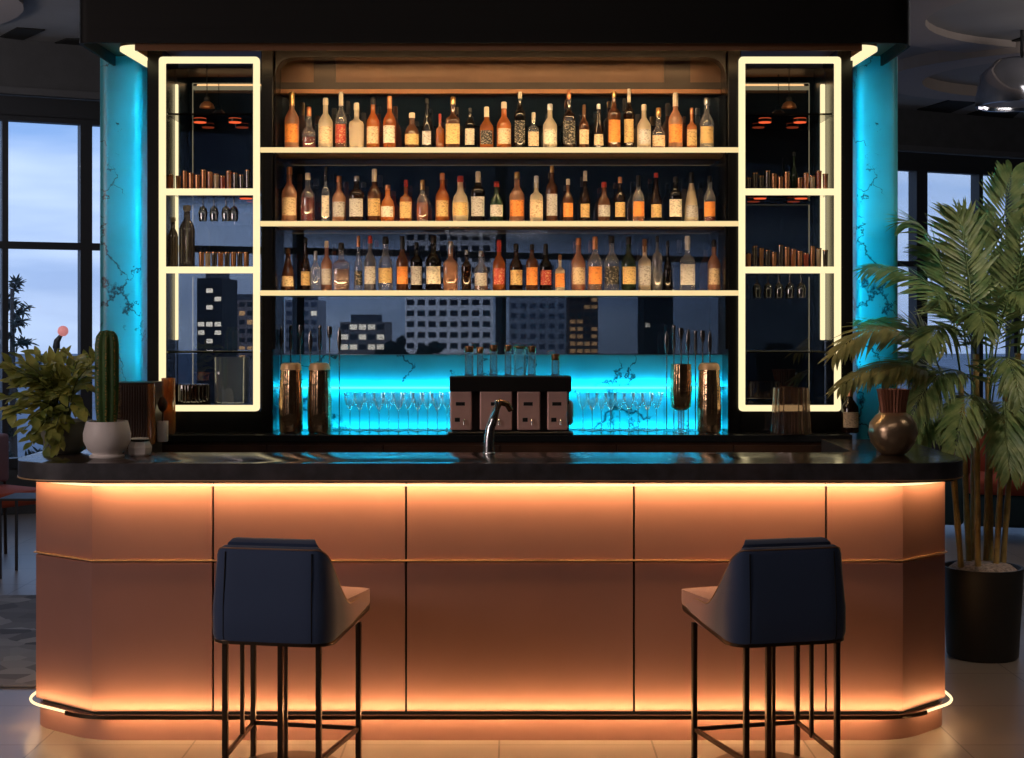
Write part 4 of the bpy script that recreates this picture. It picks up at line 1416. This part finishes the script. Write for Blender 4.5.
def frond(p0, p1, p2, nl, ll, seed, m, lw=.016):
    rg = random.Random(seed)
    bm = BM()
    bz = lambda u: p0 * (1 - u) ** 2 + p1 * 2 * u * (1 - u) + p2 * u * u
    pts = [bz(k / 14) for k in range(15)]
    tube(bm, pts, [.005 * (1 - .7 * k / 14) for k in range(15)], 5)
    for k in range(nl):
        u = .22 + .78 * k / (nl - 1)
        q = bz(u)
        tg = (bz(min(1, u + .02)) - bz(u - .02)).normalized()
        nrm = Vector((0, -.35, 1))
        sd = tg.cross(nrm).normalized()
        up = sd.cross(tg).normalized()
        sz = ll * (.45 + .75 * math.sin(PI * min(1, .12 + u * .85))) * rg.uniform(.85, 1.1)
        for s in (-1, 1):
            dv = tg * (.75 + .5 * u) + sd * s * (1.0 - .35 * u) + up * rg.uniform(-.15, .3) - Vector((0, 0, .25))
            dv.normalize()
            leaf(bm, q, dv, sz, lw + .008 * rg.random(), up, rg.uniform(.15, .4))
    return ob('frond', bm, m, t, smooth=60, normals=False)


FR = [  # start cane, control px, tip px, depth offset at tip
    (0, (905, 285), (836, 352), -.35), (1, (915, 330), (842, 385), -.45), (0, (930, 350), (880, 372), -.40), (2, (930, 255), (868, 268), -.15),
    (1, (945, 215), (905, 222), -.1), (2, (965, 230), (958, 215), 0), (3, (1000, 215), (1012, 172), .1), (4, (1020, 230), (1040, 195), .0),
    (5, (1040, 220), (1075, 200), -.1), (5, (1050, 300), (1100, 330), -.2), (4, (1040, 330), (1085, 390), -.4), (3, (1000, 300), (1020, 400), -.6),
    (2, (940, 340), (905, 430), -.55), (1, (940, 400), (890, 455), -.5), (3, (970, 350), (955, 450), -.65), (4, (1000, 380), (1010, 470), -.6),
    (0, (930, 300), (862, 318), .05), (6, (955, 240), (925, 250), .25), (7, (1000, 240), (1035, 270), .3), (6, (935, 360), (885, 350), .2),
    (5, (1020, 400), (1050, 460), -.3), (2, (975, 280), (985, 330), -.7), (3, (1005, 260), (1025, 300), -.5), (1, (950, 290), (925, 350), -.6),
    (7, (980, 230), (975, 215), .2), (4, (1010, 420), (1035, 470), -.45), (2, (960, 300), (940, 300), -.55),
    (5, (1020, 270), (1060, 250), .1)]
for i, (ci, cp, tp, dz) in enumerate(FR):
    p0 = tops[ci].copy()
    if tp[1] > 380: p0.z -= .15
    p1 = Vector((X(cp[0], d + dz * .5), d + dz * .5, Z(cp[1], d + dz * .5))) - t.location
    p2 = Vector((X(tp[0], d + dz), d + dz, Z(tp[1], d + dz))) - t.location
    frond(p0, p1, p2, 34, .185, i, palm_warm if i in (0, 1, 2, 16) else palm_m)

# ------------------------------------------------------------------ bar stools
def fabric(name):
    m, nt, out = nodes(name)
    p = N(nt, 'ShaderNodeBsdfPrincipled', i_Roughness=.75)
    p.inputs['Sheen Weight'].default_value = .25
    tc = N(nt, 'ShaderNodeTexCoord')
    sp = N(nt, 'ShaderNodeSeparateXYZ')
    L(nt, tc.outputs['Object'], sp.inputs[0])
    mr = N(nt, 'ShaderNodeMapRange', i_1=-.20, i_2=.08)
    L(nt, sp.outputs['Y'], mr.inputs[0])
    r = ramp(nt, [(0, (.034, .066, .155)), (.35, (.055, .065, .13)), (1, (.26, .15, .18))])
    L(nt, mr.outputs[0], r.inputs['Fac'])
    L(nt, r.outputs['Color'], p.inputs['Base Color'])
    nz = N(nt, 'ShaderNodeTexNoise', i_Scale=400.0)
    L(nt, tc.outputs['Object'], nz.inputs['Vector'])
    b = N(nt, 'ShaderNodeBump', i_Strength=.15, i_Distance=.002)
    L(nt, nz.outputs['Fac'], b.inputs['Height'])
    L(nt, b.outputs['Normal'], p.inputs['Normal'])
    L(nt, p.outputs[0], out.inputs['Surface'])
    return m


shell_m = fabric('navy to mauve fabric')
navy_m = mat('navy fabric', (.030, .058, .14), .8, sheen=.2, bump=.15, bscale=400)
mauve_m = mat('mauve fabric', (.30, .17, .18), .75, sheen=.2, bump=.15, bscale=400)
seam_m = mat('dark seam', (.006, .008, .014), .8)


def make_stool(loc, rotz, mir, label):
    t = thing('bar_stool', label, 'bar stool', loc, rotz, 'navy bar stools at the counter')
    ZR = .54                                           # seat rim height
    Wd, Lb, Lf = .222, -.262, .27
    path = fillet([(-Wd * .93, Lf), (-Wd, Lb), (Wd, Lb), (Wd * .93, Lf)], .085, 10)
    # resample evenly
    pv = [Vector(p) for p in path]
    cum = [0]
    for a, b in zip(pv, pv[1:]): cum.append(cum[-1] + (b - a).length)
    n = 72
    pts = []
    for k in range(n + 1):
        s = cum[-1] * k / n
        i = max(j for j in range(len(cum)) if cum[j] <= s + 1e-9)
        i = min(i, len(pv) - 2)
        pts.append(pv[i].lerp(pv[i + 1], (s - cum[i]) / max(1e-9, cum[i + 1] - cum[i])))
    inn = [Vector(p) for p in offset([tuple(p) for p in pts], -.045)]

    def hgt(p):
        u = min(1, max(0, (p.y - (Lb + .012)) / .30))
        s = .3 * (1 - (1 - u) ** 2.4) + .7 * u * u * (3 - 2 * u)
        return .330 * (1 - s) + .098 * s
    def upturn(bm):                                    # the underside sweeps up towards the front edge
        for v in bm.verts:
            k = max(0, 1 - max(0, v.co.z - ZR) / .12)
            f = max(0, (v.co.y - .10) / .22)
            v.co.z += .072 * k * f ** 1.6 - .022 * (1 - k) * f * f
    bm = BM()
    rings = []
    for k, (o_, i_) in enumerate(zip(pts, inn)):
        h = hgt(o_)
        dv = (i_ - o_)
        nv = dv.normalized()
        lean = .045 * max(0, h - .10)
        rg = [(0, .0), (-.006, .02), (-.006, h * .35), (lean * .5, h * .7), (lean, h - .02), (lean + .006, h - .006), (lean + .018, h), (.034 + lean, h - .004), (.042 + lean, h - .018), (.045 + lean * .6, h * .6), (.045, .05)]
        rings.append([bm.verts.new((o_.x + nv.x * a, o_.y + nv.y * a, ZR + z)) for a, z in rg])
    for A, B_ in zip(rings, rings[1:]):
        for j in range(len(A)):
            jj = (j + 1) % len(A)
            bm.faces.new((A[j], A[jj], B_[jj], B_[j]))
    bm.faces.new(rings[0]); bm.faces.new(list(reversed(rings[-1])))
    upturn(bm)
    ob('backrest', bm, shell_m, t, smooth=50)
    # cushion inside the back, showing above the piping
    bm = BM()
    sel = [k for k in range(n + 1) if pts[k].y < Lb + .15]
    A = []
    for k in sel:
        q = inn[k]
        nv = (inn[k] - pts[k]).normalized()
        dz = hgt(pts[k]) - .33
        A.append([bm.verts.new((q.x + nv.x * a, q.y + nv.y * a, ZR + z + dz * (z > .2))) for a, z in ((.004, .12), (.004, .325), (.0, .338), (.018, .348), (.04, .350), (.058, .334), (.062, .2), (.05, .12))])
    for a, b in zip(A, A[1:]):
        for j in range(8):
            bm.faces.new((a[j], a[(j + 1) % 8], b[(j + 1) % 8], b[j]))
    bm.faces.new(A[0]); bm.faces.new(list(reversed(A[-1])))
    ob('back_cushion', bm, navy_m, t, smooth=50)
    # piping along the top edge
    bm = BM()
    pp = []
    for k in range(n + 1):
        o_, i_ = pts[k], inn[k]
        h = hgt(o_)
        nv = (i_ - o_).normalized()
        lean = .045 * max(0, h - .10)
        pp.append((o_.x + nv.x * (lean + .004), o_.y + nv.y * (lean + .004), ZR + h - .008))
    tube(bm, pp, .003, 6); ob('piping', bm, mat('bronze piping', (.30, .18, .12), .4, .4), t, smooth=60)
    # seams
    for sx in (-.155, .155):
        bm = BM()
        k = min(range(n + 1), key=lambda j: (pts[j].x - sx) ** 2 + (pts[j].y - Lb) ** 2 * 4)
        o_ = pts[k]
        nv = (inn[k] - o_).normalized()
        tube(bm, [(o_.x + nv.x * a, o_.y + nv.y * a, ZR + z) for a, z in ((0, .004), (-.0055, .02), (-.0055, .33 * .35), (.003, .33 * .7), (.008, .310))], .0025, 6)
        ob('seam', bm, seam_m, t, smooth=60)
    # seat
    seat = fillet([(-Wd + .035, Lb + .04), (Wd - .035, Lb + .04), (Wd - .005, Lf + .03), (Wd * .4, Lf + .085), (-Wd * .4, Lf + .085), (-Wd + .005, Lf + .03)], [.08, .08, .07, .1, .1, .07], 8, True)
    bm = BM(); prism(bm, seat, ZR + .004, ZR + .108, .045, 6); upturn(bm); ob('seat', bm, mauve_m, t, smooth=60)
    # rim
    rim = fillet([(-Wd, Lb), (Wd, Lb), (Wd - .005, Lf + .02), (Wd * .4, Lf + .075), (-Wd * .4, Lf + .075), (-Wd + .005, Lf + .02)], [.085, .085, .07, .1, .1, .07], 8, True)
    bm = BM(); prism(bm, rim, ZR - .012, ZR + .002, .003, 1); upturn(bm); ob('rim', bm, dkmetal, t, smooth=40)
    legs = {'nl': (-.165, -.235), 'nr': (.178, -.235), 'fl': (-.2, .2), 'fr': (.2, .2)}
    if mir: legs['fl'], legs['fr'] = (-.19, .2), (.225, .2)
    else: legs['fl'], legs['fr'] = (-.225, .2), (.19, .2)
    for k, (x, y) in legs.items():
        bm = BM(); box(bm, x - .0095, x + .0095, y - .0095, y + .0095, 0, ZR - .011, .002, 1); ob('leg', bm, dkmetal, t)
    s = -1 if mir else 1
    # extra hanger on the outer side and the twin centre posts
    hx, hy = -.2 * s, .02
    bm = BM(); box(bm, hx - .007, hx + .007, hy - .007, hy + .007, .12, ZR - .011, .002, 1); ob('footrest_support', bm, dkmetal, t)
    for xx, w_ in ((-.058 * s - .010, .0095), (-.058 * s + .011, .006)):
        bm = BM(); box(bm, xx - w_, xx + w_, .065 - w_, .065 + w_, .01, ZR - .011, .001, 1); ob('centre_post', bm, dkmetal, t)
    zr = .13
    a, b, c_, d_ = legs['nl'], legs['nr'], legs['fr'], legs['fl']
    bm = BM(); tube(bm, [(p[0], p[1], zr) for p in (a, d_, c_, b)], .0075, square=True); ob('footrest', bm, dkmetal, t)
    bm = BM(); lathe(bm, [(.2, 0), (.2, .006), (.19, .010), (.02, .011), (0, .011)], cx=-.045 * s, cy=.09, seg=48); ob('base_plate', bm, mat('dark base plate', (.05, .03, .022), .35, .6), t, smooth=40)
    return t


make_stool((-.80, 5.53, 0), math.radians(-11), False, 'navy blue upholstered bar stool, the left one, mauve seat turned right')
make_stool((.915, 5.53, 0), math.radians(14), True, 'navy blue upholstered bar stool, the right one, mauve seat turned left')

# ------------------------------------------------------------------ background room furniture
t = thing('area_rug', 'grey mottled rug on the floor beyond the counter at left', 'rug', (-3.75, 8.0, 0))
bm = BM(); box(bm, -1.6, 1.6, -1.15, 1.1, .001, .012, .003, 1)


def rug_mat():
    m, nt, out = nodes('mottled rug')
    p = N(nt, 'ShaderNodeBsdfPrincipled', i_Roughness=.95)
    tc = N(nt, 'ShaderNodeTexCoord')
    v = N(nt, 'ShaderNodeTexVoronoi', i_Scale=7.0)
    L(nt, tc.outputs['Object'], v.inputs['Vector'])
    r = ramp(nt, [(.2, (.09, .09, .10)), (.5, (.2, .195, .2)), (.8, (.32, .31, .31))])
    L(nt, v.outputs['Color'], r.inputs['Fac'])
    L(nt, r.outputs['Color'], p.inputs['Base Color'])
    L(nt, p.outputs[0], out.inputs['Surface'])
    return m


ob('pile', bm, rug_mat(), t)


def sofa(loc, rotz, wdt, m, m2, label, legs=True):
    t = thing('sofa', label, 'sofa', loc, rotz)
    bm = BM(); box(bm, -wdt / 2, wdt / 2, -.4, .42, .1, .34, .03, 3); ob('seat_base', bm, m2, t, smooth=40)
    for s in (-1, 1):
        bm = BM(); box(bm, s * wdt / 4 - wdt / 4 + .02, s * wdt / 4 + wdt / 4 - .02, -.42, .26, .342, .46, .04, 3); ob('seat_cushion', bm, m, t, smooth=40)
        bm = BM(); box(bm, s * (wdt / 2 + .09) - .09, s * (wdt / 2 + .09) + .09, -.4, .42, .1, .6, .04, 3); ob('armrest', bm, m2, t, smooth=40)
    bm = BM(); box(bm, -wdt / 2, wdt / 2, .26, .46, .2, .82, .05, 3); ob('backrest', bm, m, t, smooth=40)
    for sx in (-1, 1):
        for sy in (-.34, .36):
            bm = BM(); lathe(bm, [(.016, 0), (.022, .1)], cx=sx * (wdt / 2 - .05), cy=sy, seg=10); ob('leg', bm, matte_black, t)
    return t


sofa((-5.1, 11.3, 0), math.radians(28), 1.7, mat('dark grey fabric', (.05, .05, .055), .9), mat('dark grey fabric', (.05, .05, .055), .9), 'dark grey sofa below the left window wall')
sofa((4.35, 11.6, 0), math.radians(-18), 1.7, mat('rust red fabric', (.40, .07, .03), .85), mat('deep teal fabric', (.035, .075, .085), .85), 'rust red and teal sofa seen behind the potted palm')
t = thing('cushion', 'pale grey cushion lying on the rust red sofa', 'cushion', (3.95, 11.18, .60), math.radians(-18))
bm = BM(); bmesh.ops.create_uvsphere(bm, u_segments=20, v_segments=12, radius=1)
for v in bm.verts:
    v.co = Vector((math.copysign(abs(v.co.x) ** .6, v.co.x) * .24, math.copysign(abs(v.co.y) ** .9, v.co.y) * .09, math.copysign(abs(v.co.z) ** .6, v.co.z) * .135))
ob('cover', bm, mat('pale cushion', (.45, .42, .42), .9), t, smooth=180)

d = 10.3
t = thing('lounge_chair', 'lounge chair with rust red seat beside the grey sofa at left', 'chair', (X(-8, d), d + .1, 0), math.radians(55))
bm = BM(); box(bm, -.26, .26, -.26, .26, .40, .50, .03, 3); ob('seat', bm, mat('rust red fabric', (.40, .07, .03), .85), t, smooth=40)
bm = BM(); box(bm, -.26, .26, .20, .28, .52, .86, .03, 3); ob('backrest', bm, mat('mauve back', (.25, .15, .17), .9), t, smooth=40)
for sx in (-1, 1):
    for sy, tz_ in ((-1, .41), (1, .56)):
        bm = BM(); tube(bm, [(sx * .27, sy * .27, 0), (sx * .24, sy * .24, tz_)], .012, 8); ob('leg', bm, dkmetal, t)
t = thing('side_table', 'low black framed side table next to the lounge chair', 'table', (X(33, 9.9), 9.9, 0))
bm = BM(); box(bm, -.17, .17, -.17, .17, .5, .515, .002, 1); ob('table_top', bm, matte_black, t)
for sx in (-1, 1):
    for sy in (-1, 1):
        bm = BM(); box(bm, sx * .16 - .008, sx * .16 + .008, sy * .16 - .008, sy * .16 + .008, 0, .5); ob('leg', bm, matte_black, t)
d = 11.4
t = thing('floor_lamp', 'dark floor lamp with small pink globe by the left window', 'lamp', (X(57, d), d, 0))
bm = BM(); lathe(bm, [(.14, 0), (.14, .015), (.02, .025), (.0, .026)], seg=28); ob('base', bm, matte_black, t, smooth=40)
zb = Z(351, d)
bm = BM(); tube(bm, [(0, 0, .02), (0, 0, zb)], .01, 8); ob('pole', bm, matte_black, t)
bm = BM(); tube(bm, [(0, 0, zb - .03), (-.005, 0, zb + .03), (0, 0, zb + .075), (.035, 0, zb + .125)], [.012, .028, .024, .012], 14); ob('lamp_neck', bm, mat('slate neck', (.035, .045, .06), .5), t, smooth=50)
bm = BM(); bmesh.ops.create_uvsphere(bm, u_segments=20, v_segments=12, radius=.04); bmesh.ops.translate(bm, vec=(.045, 0, zb + .15), verts=bm.verts[:]); ob('globe', bm, mat('pink globe', (.7, .3, .3), .4, emit=(1, .35, .35), estr=.45), t, smooth=180)

# big chrome dome pendant on the right
d = 12.5
t = thing('dome_pendant', 'large polished chrome dome pendant below the ceiling at right', 'lamp', (X(1022, d), d, CEIL))
zb = Z(106, d) - CEIL
R_ = M(45, d)
bm = BM(); tube(bm, [(0, 0, -.002), (0, 0, zb + .36)], .015, 8); ob('rod', bm, matte_black, t)
bm = BM(); lathe(bm, [(.02, .40), (R_ * .55, .38), (R_ * .9, .26), (R_, .08), (R_, .0), (R_ * .94, .0), (R_ * .9, .2), (R_ * .5, .34), (.0, .36)], z=zb, seg=48, close=False); ob('shade', bm, mat('chrome', (.8, .8, .84), .12, 1), t, smooth=50)
bm = BM(); lathe(bm, [(0, .02), (R_ * .9, .02), (R_ * .9, .0), (0, 0)], z=zb + .03, seg=48); ob('diffuser', bm, mat('grey diffuser', (.2, .19, .2), .5), t, smooth=40)

# ------------------------------------------------------------------ outside: ground, towers, trees
bm = BM(); box(bm, -900, 900, 30, 1200, -25.2, -25); struct('ground', bm, mat('dusk ground', (.16, .18, .22), .9, var=.2, vscale=.05))


def tower(label, px0, px1, pytop, d, body, bstr, cols, rows, winm, x_m=.18, lit=None, dep=14, lamp=None, seed=1):
    x0, x1 = X(px0, d), X(px1, d)
    zt_ = Z(pytop, d)
    t = thing('office_tower', label, 'building', ((x0 + x1) / 2, d + dep / 2, -25), kind='thing')
    w_ = x1 - x0
    bm = BM(); box(bm, -w_ / 2, w_ / 2, -dep / 2, dep / 2, 0, zt_ + 25)
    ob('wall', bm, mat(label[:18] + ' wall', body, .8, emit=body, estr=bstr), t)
    bm = BM(); box(bm, -w_ * .3, w_ * .3, -dep * .3, dep * .3, zt_ + 25, zt_ + 26.2); ob('roof_plant', bm, mat('roof plant grey', (.15, .15, .17), .8), t)
    cw = w_ / cols
    zlow = Z(362, d) + 25
    rh = (zt_ + 25 - zlow) / rows
    first = {}
    rg = random.Random(seed)
    for i in range(cols):
        for j in range(rows):
            mm = winm if not lit or rg.random() > lit[1] else lit[0]
            pos = (-w_ / 2 + cw * (i + .5), -dep / 2 - .02, zlow + rh * (j + .5))
            if mm.name not in first:
                bm = BM(); box(bm, -cw * (.5 - x_m), cw * (.5 - x_m), -.03, .03, -rh * .26, rh * .26)
                o = ob('window', bm, mm, t)
                first[mm.name] = o
            else:
                o = first[mm.name].copy()
                COL.objects.link(o)
                o.parent = t
            o.location = pos
    return t


win_dark = mat('tower window dark', (.03, .035, .05), .3)
win_warm = emis('tower window warm', (1, .55, .25), 1.6)
win_pale = emis('tower window pale', (1, .85, .65), 3.0)
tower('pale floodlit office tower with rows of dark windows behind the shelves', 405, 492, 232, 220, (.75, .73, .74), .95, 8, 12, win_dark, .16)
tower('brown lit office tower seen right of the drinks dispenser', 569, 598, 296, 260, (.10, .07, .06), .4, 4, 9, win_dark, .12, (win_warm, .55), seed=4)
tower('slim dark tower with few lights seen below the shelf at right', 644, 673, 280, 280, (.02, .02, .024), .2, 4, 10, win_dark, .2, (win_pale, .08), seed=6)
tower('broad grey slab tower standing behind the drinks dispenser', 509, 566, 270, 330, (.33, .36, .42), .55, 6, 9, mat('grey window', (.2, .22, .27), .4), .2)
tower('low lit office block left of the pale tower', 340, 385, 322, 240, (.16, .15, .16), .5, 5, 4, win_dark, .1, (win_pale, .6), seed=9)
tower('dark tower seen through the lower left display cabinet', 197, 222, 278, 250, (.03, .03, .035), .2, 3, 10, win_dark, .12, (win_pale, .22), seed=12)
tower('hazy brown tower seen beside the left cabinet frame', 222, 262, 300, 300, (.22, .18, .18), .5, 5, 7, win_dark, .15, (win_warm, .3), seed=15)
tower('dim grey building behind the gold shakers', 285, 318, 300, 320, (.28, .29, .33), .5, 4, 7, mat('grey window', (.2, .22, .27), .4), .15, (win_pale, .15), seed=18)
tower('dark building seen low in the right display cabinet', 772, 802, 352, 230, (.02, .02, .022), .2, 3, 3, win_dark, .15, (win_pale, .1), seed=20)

tree_m = mat('dark evergreen', (.008, .014, .010), .9, var=.5, vscale=1)


def blob_tree(label, px, pytop, wpx, d, seed, n=14):
    rg = random.Random(seed)
    zt_ = Z(pytop, d)
    t = thing('tree', label, 'tree', (X(px, d), d, -25))
    R_ = M(wpx, d) / 2
    top = zt_ + 25
    bm = BM(); tube(bm, [(0, 0, 0), (0, 0, top - R_ * .8)], [R_ * .12, R_ * .05], 8); ob('trunk', bm, mat('bark', (.03, .022, .018), .9), t)
    bm = BM()
    for i in range(n):
        s = BM()
        a = rg.uniform(0, 2 * PI)
        rr = R_ * rg.uniform(0, .65)
        zc = top - R_ * (.35 + rg.uniform(0, 1.6))
        mm = Matrix.Translation((rr * math.cos(a), rr * math.sin(a), zc)) @ Matrix.Diagonal((R_ * rg.uniform(.3, .5), R_ * .4, R_ * rg.uniform(.22, .35), 1))
        bmesh.ops.create_icosphere(bm, subdivisions=2, radius=1, matrix=mm)
    for v in bm.verts:
        v.co += Vector((rg.uniform(-1, 1), rg.uniform(-1, 1), rg.uniform(-1, 1))) * R_ * .06
    ob('crown', bm, tree_m, t, smooth=30)


blob_tree('dark rounded tree low behind the pale tower, nearest the dispenser', 425, 337, 40, 150, 1)
blob_tree('dark rounded tree low beside the lit office block', 392, 334, 34, 150, 2)
# the pine outside the left window: bare leaning branches with needle clumps
d = 26
t = thing('pine_tree', 'dark pine tree with drooping branches outside the left window', 'tree', (X(12, d), d, -25))
rg = random.Random(5)
bm = BM(); tube(bm, [(0, 0, 0), (.1, 0, 15), (0, 0, 27.2)], [.35, .22, .03], 8); ob('trunk', bm, mat('bark', (.03, .022, .018), .9), t, smooth=50)
bm, bf = BM(), BM()
for i in range(34):
    zb = 22.2 + 4.9 * (i / 33)
    a = rg.uniform(0, 2 * PI)
    ln = (.25 + .55 * (1 - i / 33)) * rg.uniform(.6, 1.1) + .1
    e = Vector((ln * math.cos(a), ln * math.sin(a), zb + rg.uniform(.0, .3)))
    tube(bm, [(0, 0, zb), tuple(e)], [.03, .008], 5)
    for k in range(60):
        q = Vector((0, 0, zb)).lerp(e, rg.uniform(.25, 1.05))
        dv = Vector((rg.uniform(-1, 1), rg.uniform(-1, 1), rg.uniform(-.4, .9)))
        leaf(bf, q, dv, rg.uniform(.10, .22), .05, Vector((0, -.5, 1)), .1)
ob('branches', bm, mat('bark', (.03, .022, .018), .9), t)
ob('needles', bf, tree_m, t, normals=False)

# ------------------------------------------------------------------ general light
area('left_room_light', (-5.5, 2.2, 2.6), (-1.4, 6.1, .6), 2.2, 1.6, 72, (1.0, .80, .76))
area('ceiling_fill', (0, 3.0, 4.0), (0, 6.8, 1.2), 3.0, .8, 14, (1, .8, .68))
area('ceiling_up_fill', (-5.2, 9.5, 3.2), (-4.6, 11.0, 4.05), 1.5, .3, 30, (1, .93, .94))  # unseen lamp added, aimed up to brighten the grey ceiling
o_ = area('palm_fill', (3.9, 5.2, 3.9), (2.45, 7.4, 1.7), .3, .3, 5, (1, .86, .68), math.radians(50))  # unseen lamp added only to brighten the palm
area('ceiling_up_fill', (5.6, 10.5, 3.0), (5.0, 12.2, 4.05), 1.8, .3, 26, (1, .92, .90))  # second added lamp lifting the ceiling on the right
area('room_cool_light', (-4.5, 9.0, 3.9), (-4.5, 9.0, 0), 2, 2, 14, (.85, .88, 1))
area('room_cool_light', (4.8, 10.5, 3.9), (4.8, 10.5, 0), 2, 2, 24, (.9, .85, .85))

# ------------------------------------------------------------------ camera
cam = bpy.data.cameras.new('camera')
co = bpy.data.objects.new('camera', cam)
COL.objects.link(co)
co.location = (0, 0, EYE)
co.rotation_euler = (PI / 2, 0, 0)
cam.sensor_fit = 'HORIZONTAL'
cam.sensor_width = 36
cam.lens = 36 * F / 1024
cam.shift_y = -(379 - HY) / 1024
cam.clip_end = 2000
S.camera = co
S.view_settings.view_transform = 'Standard'
S.view_settings.look = 'None'
S.cycles.transparent_max_bounces = 24
S.cycles.max_bounces = 10
S.cycles.use_denoising = True
S.cycles.sample_clamp_indirect = 6
